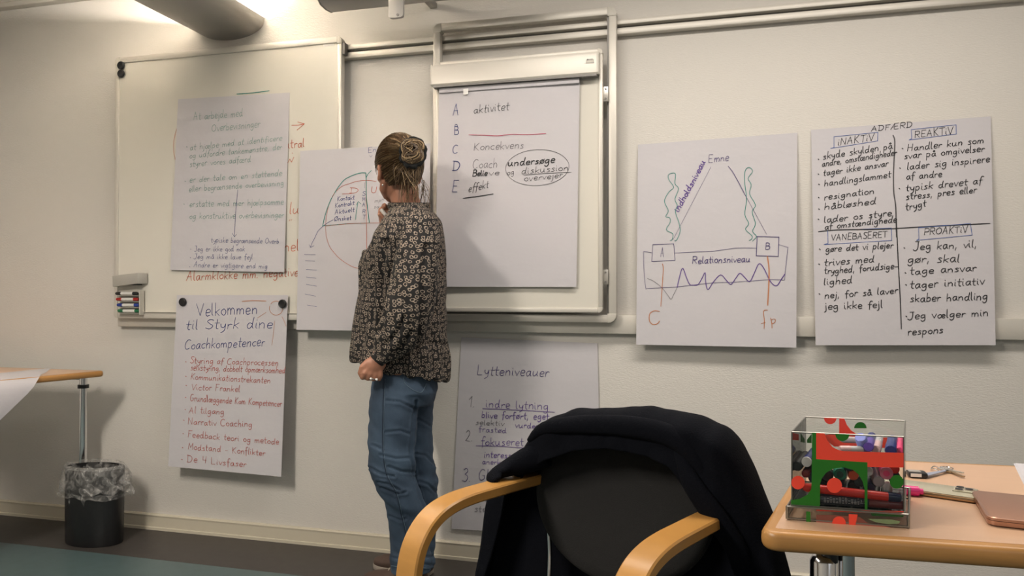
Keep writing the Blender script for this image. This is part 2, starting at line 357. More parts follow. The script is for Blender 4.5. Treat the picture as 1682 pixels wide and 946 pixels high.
class Ink:
    """strokes gathered per colour, laid on a sheet by its mapping px -> world"""
    def __init__(s, mapf): s.m = mapf; s.g = {}
    def stroke(s, pts, col, w=2.2, smooth=True):
        """pts in photograph px, w in mm"""
        if smooth and len(pts) > 2: pts = [tuple(p) for p in crom([(a, b, 0) for a, b in pts], 4)]
        P = [s.m(p[0], p[1]) for p in pts]
        Q = [P[0]]
        for p in P[1:]:
            if (p - Q[-1]).length > 0.0004: Q.append(p)
        if len(Q) < 2: Q.append(Q[0] + Vector((0.001, 0, 0)))
        hw = w * 0.0005; mb = s.g.setdefault(col, MB()); vs = []; fs = []; nrm = Vector((0, -1, 0))
        n = len(Q)
        e0 = (Q[0] - Q[1]).normalized() * hw * 0.8; e1 = (Q[-1] - Q[-2]).normalized() * hw * 0.8
        Q[0] = Q[0] + e0; Q[-1] = Q[-1] + e1
        for i in range(n):
            t = (Q[min(i + 1, n - 1)] - Q[max(i - 1, 0)])
            if t.length < 1e-6: t = Vector((1, 0, 0))
            a = t.normalized().cross(nrm).normalized() * hw * (0.75 if i in (0, n - 1) else 1)
            vs += [Q[i] + a, Q[i] - a]
        for i in range(n - 1): fs.append((2 * i, 2 * i + 1, 2 * i + 3, 2 * i + 2))
        mb.add(vs, fs)
    def text(s, t, x0, y0, x1, y1, h, col, w=2.2, rot=False):
        adv = sum(GL[c][0] + 1.5 for c in t) - 1.5
        dx, dy = (x1 - x0) / adv, (y1 - y0) / adv
        ux, uy = (0.0, -1.0)
        if rot:
            l = math.hypot(x1 - x0, y1 - y0); ux, uy = (y1 - y0) / l, -(x1 - x0) / l
        k = h / 10.0; x = 0.0; slant = random.uniform(0.03, 0.16)
        for c in t:
            wd, sts = GL[c]; jy = random.uniform(-0.7, 0.7); js = random.uniform(0.9, 1.1); sl = slant + random.uniform(-0.06, 0.06)
            for st in sts:
                pts = []
                for gx, gy in st:
                    gy2 = gy * js + jy; gx2 = x + gx + gy2 * sl * (k / max(0.01, math.hypot(dx, dy)))
                    pts.append((x0 + dx * gx2 + ux * k * gy2, y0 + dy * gx2 + uy * k * gy2))
                s.stroke(pts, col, w, smooth=(c not in STRAIGHT))
            x += wd + 1.5
    def build(s, parent, first=''):
        names = {'brick': 'red', 'grey': 'thin grey', 'violet': 'purple'}
        for c, mb in s.g.items():
            o = mk('handwriting', mb, inkmat(c, INK[c]), parent, smooth=0, kind='stuff')
            o['label'] = '%s marker handwriting' % names.get(c, c)
def sheet(corners, offs, label, nu=14, nv=18, name='flipchart_sheet', group='loose flip chart sheets', extra=None):
    """corners px TL,TR,BR,BL; offs = distance off the wall at (u,v)"""
    TL, TR, BR, BL = corners
    def bil(u, v): return (tuple((TL[i] * (1 - u) + TR[i] * u) * (1 - v) + (BL[i] * (1 - u) + BR[i] * u) * v for i in (0, 1)))
    mb = MB(); vs = []; fs = []
    for j in range(nv + 1):
        for i in range(nu + 1):
            u, v = i / nu, j / nv; p = bil(u, v); vs.append(onwall(p[0], p[1], offs(u, v)))
    N = len(vs)
    vs += [p + Vector((0, 0.0005, 0)) for p in vs]
    for j in range(nv):
        for i in range(nu):
            a = j * (nu + 1) + i; q = (a, a + 1, a + nu + 2, a + nu + 1)
            fs.append(q); fs.append(tuple(x + N for x in reversed(q)))
    bd = [i for i in range(nu)] + [j * (nu + 1) + nu for j in range(nv)] + [nv * (nu + 1) + nu - i for i in range(nu)] + [(nv - j) * (nu + 1) for j in range(nv)]
    for k in range(len(bd)):
        a, b = bd[k], bd[(k + 1) % len(bd)]; fs.append((a, a + N, b + N, b))
    mb.add(vs, fs)
    o = mk(name, mb, M_paper, smooth=60)
    tag(o, label, 'poster', group)
    def mp(px, py):
        u, v = 0.5, 0.5
        for _ in range(4):
            p = bil(u, v); ex, ey = px - p[0], py - p[1]
            u += ex / ((TR[0] - TL[0]) * (1 - v) + (BR[0] - BL[0]) * v); v += ey / ((BL[1] - TL[1]) * (1 - u) + (BR[1] - TR[1]) * u)
        return onwall(px, py, offs(min(1, max(0, u)), min(1, max(0, v))) + 0.0014)
    return o, Ink(mp)

# ------------------------------------------------------------ rails on the wall
def bar(mb, x0, x1, z0, z1, o0, o1):
    return mb.box(((x0 + x1) / 2, -(o0 + o1) / 2, (z0 + z1) / 2), (x1 - x0, o1 - o0, z1 - z0))
RX0, RX1 = -2.60, 2.1
r = thing('wall_rail', (-0.3, 0, 2.076), 'double aluminium hanging rail with dark groove high on the wall', 'rail')
mk('upper_bar', bar(MB(), RX0, RX1, 2.113, 2.132, 0.001, 0.035), M_aluW, r, bevel=0.002)
mk('groove', bar(MB(), RX0, RX1, 2.100, 2.113, 0.001, 0.010), M_aluD, r, smooth=0)
mk('lower_bar', bar(MB(), RX0, RX1, 2.076, 2.100, 0.001, 0.035), M_aluW, r, bevel=0.002)
r = mk('wall_rail', bar(MB(), -2.642, RX1, 0.928, 1.0, 0.001, 0.030), M_aluW, bevel=0.003)
tag(r, 'flat pale metal rail running along the wall behind the lower board edges', 'rail')

def frame(parent, x0, x1, z0, z1, wv, wh, o0, o1, m, cm, r=0.014):
    """four extruded bars and four rounded corner caps"""
    for a, b in ((x0, x0 + wv), (x1 - wv, x1)):
        mk('frame_bar', bar(MB(), a, b, z0 + wh * 1.1, z1 - wh * 1.1, o0, o1), m, parent, bevel=0.004)
    for a, b in ((z0, z0 + wh), (z1 - wh, z1)):
        mk('frame_bar', bar(MB(), x0 + wv * 1.1, x1 - wv * 1.1, a, b, o0, o1), m, parent, bevel=0.004)
    for cx, sx in ((x0, 1), (x1, -1)):
        for cz, sz in ((z0, 1), (z1, -1)):
            w1, h1 = wv * 1.15, wh * 1.15; poly = []
            rr = min(w1, h1) * 0.85
            poly.append((cx + sx * w1, cz))
            for k in range(7):
                an = math.pi / 2 * k / 6
                poly.append((cx + sx * (rr - rr * math.sin(an)), cz + sz * (rr - rr * math.cos(an))))
            poly.append((cx, cz + sz * h1)); poly.append((cx + sx * w1, cz + sz * h1))
            mk('corner_cap', MB().prism([Vector((x, -o1 - 0.001, z)) for x, z in poly], (0, o1 - o0 + 0.002, 0)), cm, parent, bevel=0.0015)

# left whiteboard
wb = thing('whiteboard', (-2.06, -0.04, 0.967), 'large whiteboard at left with red writing behind the hung sheets', 'whiteboard')
BX0, BX1, BZ0, BZ1 = -2.63, -1.485, 0.967, 2.162
mk('panel', bar(MB(), BX0 + 0.012, BX1 - 0.012, BZ0 + 0.012, BZ1 - 0.012, 0.038, 0.060), M_board, wb, smooth=0)
frame(wb, BX0, BX1, BZ0, BZ1, 0.020, 0.028, 0.036, 0.066, M_aluW, M_plastL)
mk('hanger', bar(MB(), BX1 - 0.02, BX1 + 0.012, 2.085, 2.135, 0.030, 0.060), M_aluD, wb, bevel=0.002)
mk('tray_lip', bar(MB(), BX0 + 0.03, BX1 - 0.03, BZ0 + 0.028, BZ0 + 0.031, 0.060, 0.072), M_aluW, wb, smooth=0)
lb = MB(); a = onwall(531, 68.5, 0.0605); b = onwall(549, 75, 0.0605); bar(lb, a.x, b.x, b.z, a.z, 0.0598, 0.0608)
mk('sticker', lb, M_white, wb, smooth=0)['label'] = 'small white sticker'
ink = Ink(lambda px, py: onwall(px, py, 0.0612))
ink.stroke([(479, 205.8), (490, 205.4), (500, 203.4)], 'brick', 3); ink.stroke([(489, 200.3), (500, 203.4)], 'brick', 3); ink.stroke([(500, 203.4), (488, 213.5)], 'brick', 3)
ink.text('utral', 468, 244, 500, 241, 7.5, 'brick', 3); ink.text('w', 469, 269, 482, 266, 7, 'brick', 3)
ink.text('lu', 475, 351, 491, 350, 9, 'brick', 3); ink.text('"', 473, 369, 480, 368, 4, 'brick', 2.5); ink.text('u', 480, 252, 480.5, 251.8, 1, 'brick')
ink.text('nel', 466, 413, 491, 412, 9, 'brick', 3); ink.text('Alarmklokke mm. negative', 306, 461, 490, 453, 7.2, 'brick', 3)
ink.stroke([(291, 209), (286, 228), (285, 246), (288, 263)], 'brick', 2)
ink.stroke([(389, 154.5), (415, 152.5), (442, 149)], 'teal', 3.5)
ink.build(wb)

# open sliding frame and the flip board
of = thing('sliding_frame', (-0.706, -0.05, 0.972), 'tall open aluminium frame hung on the rails around the flip board', 'frame')
frame(of, -1.076, -0.336, 0.972, 2.172, 0.030, 0.030, 0.036, 0.068, M_aluW, M_plastL)
mk('web', bar(MB(), -0.372, -0.362, 1.0, 2.14, 0.040, 0.060), M_aluD, of, smooth=0)
fb = thing('flip_board', (-0.715, -0.075, 1.01), 'white flip board panel behind the ABCDE pad', 'whiteboard')
FX0, FX1, FZ0, FZ1 = -1.052, -0.384, 1.010, 2.006
mk('panel', bar(MB(), FX0 + 0.008, FX1 - 0.008, FZ0 + 0.008, FZ1 - 0.008, 0.074, 0.094), M_board, fb, smooth=0)
frame(fb, FX0, FX1, FZ0, FZ1, 0.016, 0.018, 0.072, 0.100, M_aluW, M_plastL)
for py in (155, 455):
    a = onwall(991, py, 0.075)
    h = mk('hinge', bar(MB(), FX1 - 0.004, FX1 + 0.018, a.z - 0.028, a.z + 0.028, 0.066, 0.080), M_alu, fb, bevel=0.001)
    for dz in (-0.018, 0.018):
        mk('screw', MB().tube([(FX1 + 0.009, -0.079, a.z + dz), (FX1 + 0.009, -0.0835, a.z + dz)], 0.0035, 10), M_aluD, h)
hd = MB(); hx0, hx1 = -1.056, -0.402
hp = [(0.100, 1.906), (0.130, 1.902), (0.134, 1.908), (0.134, 1.972), (0.130, 1.984), (0.112, 1.986), (0.100, 1.984)]
hd.loft([[Vector((x, -o, z)) for o, z in hp] for x in (hx0, hx1)])
hb = mk('pad_holder', hd, M_aluW, fb, smooth=30)
mk('end_cap', MB().loft([[Vector((x, -0.0985 - (o - 0.1) * 1.05, 1.902 + (z - 1.902) * 1.02)) for o, z in hp] for x in (hx1, hx1 + 0.008)]), M_plastL, hb, smooth=30)
mk('end_cap', MB().loft([[Vector((x, -0.0985 - (o - 0.1) * 1.05, 1.902 + (z - 1.902) * 1.02)) for o, z in hp] for x in (hx0 - 0.006, hx0)]), M_plastL, hb, smooth=30)
mk('clamp_strip', bar(MB(), hx0 + 0.004, hx1, 1.8955, 1.902, 0.104, 0.130), M_aluD, hb, smooth=0)
lab = MB(); a = onwall(962, 98, 0.1345); b = onwall(976, 104, 0.1345); bar(lab, a.x, b.x, b.z, a.z, 0.1338, 0.1344)
mk('type_label', lab, M_plastL, hb, smooth=0)
ti = Ink(lambda px, py: onwall(px, py, 0.1352)); ti.text('BINOI', 964, 99, 974, 98, 1.0, 'grey', 1.0); ti.stroke([(959, 104), (968, 103), (976, 102.8)], 'grey', 0.8); ti.build(hb)

# ------------------------------------------------------------ sheets
def off_const(base, amp=0.004, low=0.0, seed=0.0, curl=0.0):
    return lambda u, v: base + low * v + curl * v ** 4 * (0.4 + 0.6 * u) + amp * (0.5 + 0.5 * math.sin(u * 5.1 + v * 3.3 + seed)) * min(1, 6 * v)
# S1
o1, k = sheet([(292.5, 163), (476, 152), (466.6, 447), (279.4, 443.6)], off_const(0.0615, 0.003, 0.004, 0, 0.010),
              'sheet of faint green handwriting on the left whiteboard, blue lines at its foot')
for t, x0, y0, x1, y1, h in (('At arbejde med', 317.9, 197.4, 399, 191, 6.3), ('Overbevisninger', 347.7, 216, 427, 208.5, 6.3),
    ('at hjælpe med at identificere', 312, 247, 463, 230.5, 5), ('og udfordre tankemønstre, der', 311, 260, 463, 245.5, 5), ('styrer vores adfærd', 311.5, 274, 412, 265.5, 5),
    ('er der tale om en støttende', 311, 300, 463, 288.5, 5), ('eller begrænsende overbevisning', 310, 315, 466, 304.5, 5),
    ('erstatte med mer hjælpsomme', 311, 340, 466, 335.5, 5.2), ('og konstruktive overbevisninger', 311, 359.5, 466, 357.5, 5.2)):
    k.text(t, x0, y0, x1, y1, h, 'green', 2.0)
for t, x0, y0, x1, y1 in (('typiske begrænsende Overb', 346.5, 398, 458, 400), ('Jeg er ikke god nok', 319, 412.7, 402, 412.7), ('Jeg må ikke lave fejl', 318, 425, 415, 426), ('Andre er vigtigere end mig', 318, 438.5, 439, 441)):
    k.text(t, x0, y0, x1, y1, 4.3, 'navy', 1.7)
k.stroke([(390.5, 311.6), (387, 350), (385, 389)], 'navy', 2); k.stroke([(381.5, 383), (385, 389)], 'navy', 2); k.stroke([(388.5, 385), (385, 389)], 'navy', 2)
for x, y in ((306.5, 241), (304, 297.5), (302, 335)): k.stroke([(x, y), (x + .7, y + .5)], 'green', 4)
for x, y in ((313, 409), (312.5, 423), (311.5, 438)): k.stroke([(x, y), (x + .5, y + .5)], 'navy', 3)
k.build(o1)
# S2
o2, k = sheet([(290.6, 484.7), (473, 484.7), (461.8, 783), (276.3, 765.8)], off_const(0.0745, 0.005, 0.014, 1.0, 0.010),
              'welcome sheet with blue heading and red list, held by two magnets')
k.text('Velkommen', 322.7, 519, 423, 515.5, 10.2, 'navy', 3.0); k.text('til Styrk dine', 305, 541, 447.5, 538.5, 8.5, 'navy', 3.0); k.text('Coachkompetencer', 302.5, 574, 434.5, 568, 8.0, 'navy', 2.8)
for t, x0, y0, x1, y1 in (('Styring af Coachprocessen', 312, 596.5, 457, 600.5), ('selvstyring, dobbelt opmærksomhed', 313, 608, 468, 613), ('Kommunikationstrekanten', 313, 623, 444, 629.5),
    ('Victor Frankel', 314, 640, 394, 643.5), ('Grundlæggende Kom Kompetencer', 312, 658.5, 463, 668), ('Al tilgang', 310, 678.5, 368, 680.5), ('Narrativ Coaching', 308.4, 697, 414, 701.5),
    ('Feedback teori og metode', 308.4, 718, 458, 730), ('Modstand - Konflikter', 308.4, 738, 435.6, 748.5), ('De 4 Livsfaser', 307, 758.5, 404.7, 767)):
    k.text(t, x0, y0, x1, y1, 5.3, 'red', 2.2)
for x, y in ((305, 594), (305, 618), (305.5, 633), (304.5, 652.5), (304, 672.5), (301.5, 690), (300.5, 712), (299.5, 735), (298.5, 754.5)): k.stroke([(x, y), (x + .7, y + .4)], 'red', 4)
k.stroke([(397.6, 495), (415, 493.8), (437, 494.4)], 'orange', 2.6)
k.stroke([(453.5 + 11 * math.cos(a / 10 * math.pi), 506 + 11.5 * math.sin(a / 10 * math.pi)) for a in range(-8, 12)], 'orange', 2)
k.stroke([(422.5, 522.5), (430, 517.5), (437, 513)], 'orange', 1.6); k.stroke([(451, 527), (449, 548), (446.5, 567)], 'orange', 1.6); k.stroke([(463, 520), (467, 528), (470, 536)], 'orange', 1.8)
k.build(o2)
# S3
o3, k = sheet([(493, 248), (707, 235.5), (704, 545), (487, 541.6)], off_const(0.072, 0.004, 0.006, 2.0, 0.006),
              'sheet with green and red half circle diagram in front of the woman')
k.stroke([(530, 371), (533, 357), (537, 344), (543, 329), (550, 316), (558, 304), (566, 295), (575, 290), (584.6, 286), (593, 284), (601, 284)], 'teal', 3.2)
k.stroke([(601, 284), (601.5, 300), (602, 325), (606.7, 366)], 'teal', 3.2); k.stroke([(606.7, 366), (570, 367.5), (530, 371)], 'teal', 2.6)
k.stroke([(602, 291), (605, 285), (610, 280)], 'teal', 2.4)
k.stroke([(534.6, 372), (536, 356), (540, 337), (547, 321), (552, 314), (562, 306), (573, 302), (585, 298), (597, 296.5), (608, 296.5), (618, 298)], 'brick', 1.8)
k.stroke([(534.6, 372), (536, 388), (541, 404), (548, 414), (556, 423), (565, 430), (575, 436), (583, 439.5), (592, 441)], 'brick', 1.8)
k.stroke([(601, 297.7), (601.7, 350), (602.6, 418.6)], 'brick', 2); k.stroke([(535, 371), (580, 367), (625, 366)], 'brick', 1.6)
k.text('D', 574, 317, 590, 317, 4.5, 'brick', 2); k.stroke([(562, 318.7), (575, 318), (580, 317)], 'brick', 1.8); k.text('U', 609, 317, 619, 317, 5.5, 'brick', 2.2)
for t, x0, y0, x1, y1 in (('Kontakt', 554, 330, 582, 327.5), ('Kontrakt', 550.5, 341, 582, 336.5), ('Aktuelt', 550, 352, 582, 347.5), ('Ønsket', 549, 363, 577, 361)):
    k.text(t, x0, y0, x1, y1, 3.6, 'navy', 2.2)
for t, y in (('S', 321), ('M', 330), ('A', 339), ('R', 350), ('T', 359.5)): k.text(t, 595, y, 600.5, y, 3.1, 'navy', 1.9)
k.stroke([(598.8, 300), (598.8, 309)], 'navy', 1.6)
k.stroke([(584, 361), (585.5, 347), (588, 333)], 'teal', 2.4); k.stroke([(585, 337), (588.5, 331)], 'teal', 2.4); k.stroke([(588.5, 331), (593, 335)], 'teal', 2.4)
k.stroke([(547.5, 361), (538, 366), (530, 372), (522, 380), (517, 390.7), (513, 398), (510, 406)], 'navy', 2)
k.stroke([(508, 402), (510, 406.5)], 'navy', 2); k.stroke([(510, 406.5), (516, 403.5)], 'navy', 2)
for a in ((500, 417.8, 518, 418.3), (501.6, 428.4, 517, 429), (503, 442.6, 520, 443.6), (503, 455, 519, 457), (503, 467, 520, 470), (501, 483, 518.6, 486.5), (504.6, 501, 520, 503.6)):
    k.stroke([a[:2], a[2:]], 'navy', 2)
k.text('En', 604.5, 251, 618, 249, 4, 'navy', 2); k.text('v', 607, 258, 611, 258, 3, 'navy', 1.6)
k.text('mpn', 615, 333, 631, 330, 3, 'grey', 1.3); k.text('sav', 614, 342.5, 627, 341, 3, 'grey', 1.3)
k.text('u', 698, 315, 703, 314, 4, 'grey', 1.4); k.stroke([(697, 322), (700, 330), (696, 340), (701, 348)], 'grey', 1.2)
k.build(o3)
# flip pad on the board
o4, k = sheet([(721.4, 150), (952.3, 134), (946.7, 471.3), (714, 471)], lambda u, v: 0.108 + 0.003 * math.sin(u * 4 + v * 2) + 0.004 * v,
              'flip chart pad with the letters A to E hanging from the board', name='flipchart_pad', group=None)
pb = MB(); c = [onwall(*p, 0.1015) for p in ((721.4, 140), (952.3, 124), (952.3, 134), (721.4, 150))]
c2 = [onwall(*p, 0.110) for p in ((721.4, 138), (952.3, 121.5), (952.3, 136), (721.4, 152))]
z0 = c2[2].z; pbx0, pbx1 = c2[0].x, c2[1].x
mk('binding_strip', bar(MB(), pbx0 + 0.002, pbx1 - 0.001, z0 - 0.002, 1.8945, 0.102, 0.117), M_paper, o4, bevel=0.001)['label'] = 'white strip at the top of the pad'
bk = MB(); a = onwall(721.4, 150, 0.102); b = onwall(946, 470, 0.102)
bar(bk, a.x + 0.005, b.x - 0.005, b.z + 0.004, z0, 0.1008, 0.1045); mk('pad_backing', bk, M_paper, o4, smooth=0)
k.stroke([(723, 147.5), (830, 140), (945, 132.5)], 'grey', 1.3); k.stroke([(723, 150.5), (830, 143), (942, 136)], 'grey', 1.3); k.stroke([(944, 134), (946, 137.5), (951, 139)], 'grey', 1)
li = Ink(lambda px, py: onwall(px, py, 0.1184)); li.text('TFauson', 922, 129.8, 938, 128.4, 2.0, 'brick', 2.4); li.build(o4)
tp = MB(); a = onwall(761, 146, 0.118); b = onwall(769, 154.5, 0.118); bar(tp, a.x, b.x, b.z, a.z, 0.1172, 0.118); mk('tape', tp, M_white, o4, smooth=0)
k.text('A', 744, 189.5, 754.5, 189, 10, 'navy', 2.8); k.text('B', 746, 220.8, 754, 220.5, 6.8, 'navy', 2.8); k.stroke([(747, 209), (748, 204.5), (751, 205), (751, 209)], 'navy', 2)
k.text('C', 743, 251.5, 752.4, 251.5, 6.8, 'navy', 2.6); k.text('D', 743, 280, 756.5, 279.5, 7.4, 'navy', 3.2); k.text('E', 742.5, 315, 752.4, 315, 9.4, 'navy', 2.8)
k.text('aktivitet', 777.8, 186.5, 836, 180, 7.0, 'black', 2.1); k.stroke([(770, 221.5), (795, 222), (818, 223), (840, 220.5), (866, 221), (896.6, 219.3)], 'pink', 2.6)
k.text('Koncekvens', 778, 247, 860, 243.5, 6.2, 'grey', 2.1); k.text('Coach', 776, 276.6, 817, 275, 7.5, 'grey', 1.9); k.text('Belie', 776, 289.5, 800, 288.5, 4.9, 'black', 4.2); k.text('ve', 803, 288.3, 820.5, 287, 4.6, 'grey', 2.3)
k.stroke([(882.5 + 52 * math.cos(a / 14 * math.pi), 275.2 - 0.04 * 52 * math.cos(a / 14 * math.pi) + 29.5 * math.sin(a / 14 * math.pi)) for a in range(-16, 14)], 'black', 1.4)
k.text('undersøge', 834, 273, 911, 267, 5.6, 'black', 4.0); k.text('og', 833, 287.4, 844.4, 286, 5, 'black', 1.7); k.text('diskussion', 856, 286, 933.6, 279.5, 5.6, 'black', 2.0)
k.stroke([(860, 287.6), (900, 284.5), (938.5, 283)], 'black', 1.8); k.text('overvejer', 860.7, 297.8, 924, 291.5, 5.2, 'black', 1.9)
k.text('effekt', 769, 316, 802.5, 308, 6.4, 'black', 2.1); k.stroke([(761, 325.5), (785, 322.5), (810, 318.5)], 'black', 3.0)
k.build(o4)
# S5
o5, k = sheet([(757.7, 554), (981.4, 563.8), (988, 884), (741.6, 868.5)], off_const(0.004, 0.004, 0.004, 3.0),
              'sheet of purple notes low on the wall behind the chair')
k.text('Lytteniveauer', 783.4, 615, 901.4, 618.5, 8.2, 'purple', 2.3); k.text('1.', 768.6, 667.5, 779.5, 669, 9, 'grey', 2.2); k.text('indre lytning', 798, 669, 900.8, 673, 7, 'violet', 2.2)
k.stroke([(792.5, 671), (850, 673.5), (911, 677)], 'violet', 2.2); k.text('blive forført, eget v', 791, 686, 914, 689.5, 5.4, 'violet', 2.6)
k.text('selektiv', 781, 697, 828, 699.5, 4.3, 'grey', 1.8); k.text('vurderer', 846, 702, 897, 704, 4.6, 'violet', 2.3); k.text('frastød', 786.6, 708.5, 832, 711, 4.3, 'violet', 1.9)
k.text('2.', 764, 724, 776, 725, 9, 'grey', 2.2); k.text('fokuseret l', 790, 731, 872, 732, 6.6, 'violet', 2.2); k.stroke([(782, 732), (820, 733), (868, 736.5)], 'violet', 2.2)
k.text('interesseret', 795, 751, 862, 753, 5.2, 'violet', 2.6); k.text('anerkendende', 792, 762, 868, 766, 4.7, 'violet', 2.2); k.text('3.', 759, 790.5, 773, 791.5, 10.5, 'purple', 2.2); k.text('Globalt lytning', 786, 788, 900, 793, 8.5, 'purple', 2.2)
k.text('kropssprog', 783, 822, 845, 825, 5.4, 'grey', 2.0); k.text('stemning', 779, 840, 840, 843, 5.4, 'grey', 2.0)
k.build(o5)
# S6
o6, k = sheet([(1048, 237.5), (1309.7, 218), (1308, 571), (1045, 566)], off_const(0.004, 0.004, 0.042, 0.5),
              'sheet with a triangle diagram between boxes A and B, left of the black text sheet')
A4 = lambda l: [(1030 + a / 4.73, 200 + b / 4.73) for a, b in l]
A5 = lambda l: [(1030 + a / 4.503, 380 + b / 4.503) for a, b in l]
k.text('Emne', 1163.6, 267, 1197, 264, 6.5, 'purple', 2.0); k.stroke([(1167.8, 274), (1105, 394.5)], 'purple', 1.3); k.stroke([(1196, 273), (1205.5, 285.6), (1225, 322)], 'purple', 2.4); k.stroke([(1225, 322), (1259.4, 385)], 'purple', 1.5)
k.text('indholdsniveau', 1114.6, 349, 1159, 266, 5, 'violet', 3.6, rot=True)
k.stroke(A4([(335, 922), (350, 915), (355, 870), (305, 838), (335, 780), (330, 745), (300, 735), (320, 690), (290, 615), (325, 545), (362, 508), (325, 450), (322, 412), (355, 398), (377, 410), (372, 480), (400, 520), (372, 600), (390, 650), (375, 700), (405, 790), (412, 855), (385, 918), (370, 922)]), 'teal', 2.2)
k.stroke(A4([(948, 922), (968, 910), (970, 885), (920, 835), (945, 790), (915, 720), (928, 600), (912, 450), (920, 375), (950, 355), (975, 385), (940, 440), (965, 490), (952, 560), (997, 645), (972, 700), (997, 790), (975, 850), (1005, 890), (975, 925)]), 'teal', 2.2)
for q in ([(190, 98), (345, 92)], [(345, 92), (355, 213)], [(355, 213), (183, 223)], [(183, 223), (190, 98)]): k.stroke(A5(q), 'purple', 2.2)
for q in ([(962, 38), (1123, 42)], [(1123, 42), (1118, 185)], [(1118, 185), (955, 180)], [(955, 180), (962, 38)]): k.stroke(A5(q), 'purple', 3.0)
k.text('A', 1085, 422, 1091, 421.5, 7, 'purple', 1.8); k.text('B', 1257, 409.5, 1265, 409.5, 5, 'purple', 2.4)
k.stroke(A5([(183, 158), (150, 152), (122, 150)]), 'purple', 1.5); k.stroke(A5([(122, 150), (124, 250), (130, 350), (140, 430)]), 'purple', 1.5)
k.stroke(A5([(143, 422), (255, 417), (370, 410), (500, 395), (640, 380), (770, 376), (900, 368), (1050, 357), (1165, 360)]), 'purple', 1.4)
k.stroke(A5([(1165, 360), (1170, 300), (1190, 118)]), 'purple', 1.5); k.stroke(A5([(1190, 118), (1123, 98)]), 'purple', 1.8)
k.stroke(A5([(355, 160), (500, 152), (620, 148), (740, 132), (820, 123), (955, 124)]), 'purple', 1.5)
k.text('Relationsniveau', 1137, 433, 1232, 430, 6.0, 'purple', 2.6)
k.stroke(A5([(150, 348), (200, 370), (258, 418), (300, 470), (325, 502), (345, 465), (370, 415)]), 'grey', 1.3)
k.stroke(A5([(370, 415), (385, 350), (410, 272), (435, 330), (462, 390), (490, 397), (525, 393), (555, 345), (577, 305), (581, 370), (598, 430), (640, 372), (692, 322), (735, 362), (768, 392), (805, 345), (835, 310), (870, 340), (907, 372), (940, 310), (975, 240), (1010, 270), (1060, 370), (1105, 402), (1140, 355), (1165, 318)]), 'violet', 3.0)
k.stroke(A5([(262, 240), (268, 280), (260, 400), (250, 555)]), 'orange', 2.2); k.stroke(A5([(1038, 185), (1050, 280), (1048, 400), (1040, 545)]), 'orange', 4.0)
k.stroke(A5([(240, 592), (200, 588), (168, 610), (165, 660), (190, 688), (225, 682), (240, 662)]), 'orange', 2.6)
k.stroke(A5([(1040, 582), (1010, 590), (1015, 660), (1013, 720)]), 'orange', 2.2); k.stroke(A5([(993, 682), (1022, 672)]), 'orange', 2.2)
k.stroke(A5([(1062, 640), (1070, 680), (1072, 716)]), 'orange', 2.2); k.stroke(A5([(1065, 655), (1085, 648), (1097, 655), (1090, 675), (1070, 684)]), 'orange', 2.2)
k.build(o6)
# S7
o7, k = sheet([(1332, 213.3), (1627.4, 191), (1635.6, 567), (1339.8, 567)], off_const(0.004, 0.004, 0.042, 4.5),
              'rightmost sheet with four quadrants of black text and blue heading boxes')
A6 = lambda l: [(1320 + a / 4.506, 180 + b / 4.506) for a, b in l]
A7 = lambda l: [(1320 + a / 4.3, 360 + b / 4.3) for a, b in l]
k.text('ADFÆRD', 1431, 216, 1499, 208.5, 4.4, 'black', 2.3); k.text('iNAKTiV', 1376, 239, 1436, 230.5, 5.6, 'black', 2.3); k.text('REAKTiV', 1502.4, 226, 1566, 220, 5.8, 'black', 2.3)
k.text('VANEBASERET', 1365, 395, 1457, 389.5, 5.0, 'black', 2.2); k.text('PROAKTiV', 1517.7, 386, 1590, 381.5, 5.6, 'black', 2.2)
for f, q in ((A6, [(225, 200), (550, 168), (548, 232), (200, 287), (225, 280)]), (A6, [(797, 148), (1128, 112), (1130, 180), (780, 225), (800, 215)]), (A7, [(170, 80), (620, 62), (622, 150), (145, 179), (172, 170)]), (A7, [(812, 60), (1178, 30), (1190, 112), (797, 149), (814, 140)])):
    for i in range(4): k.stroke(f([q[i], q[(i + 1)]]), 'blue', 2.2)
    k.stroke(f([q[4], q[0]]), 'blue', 2.2)
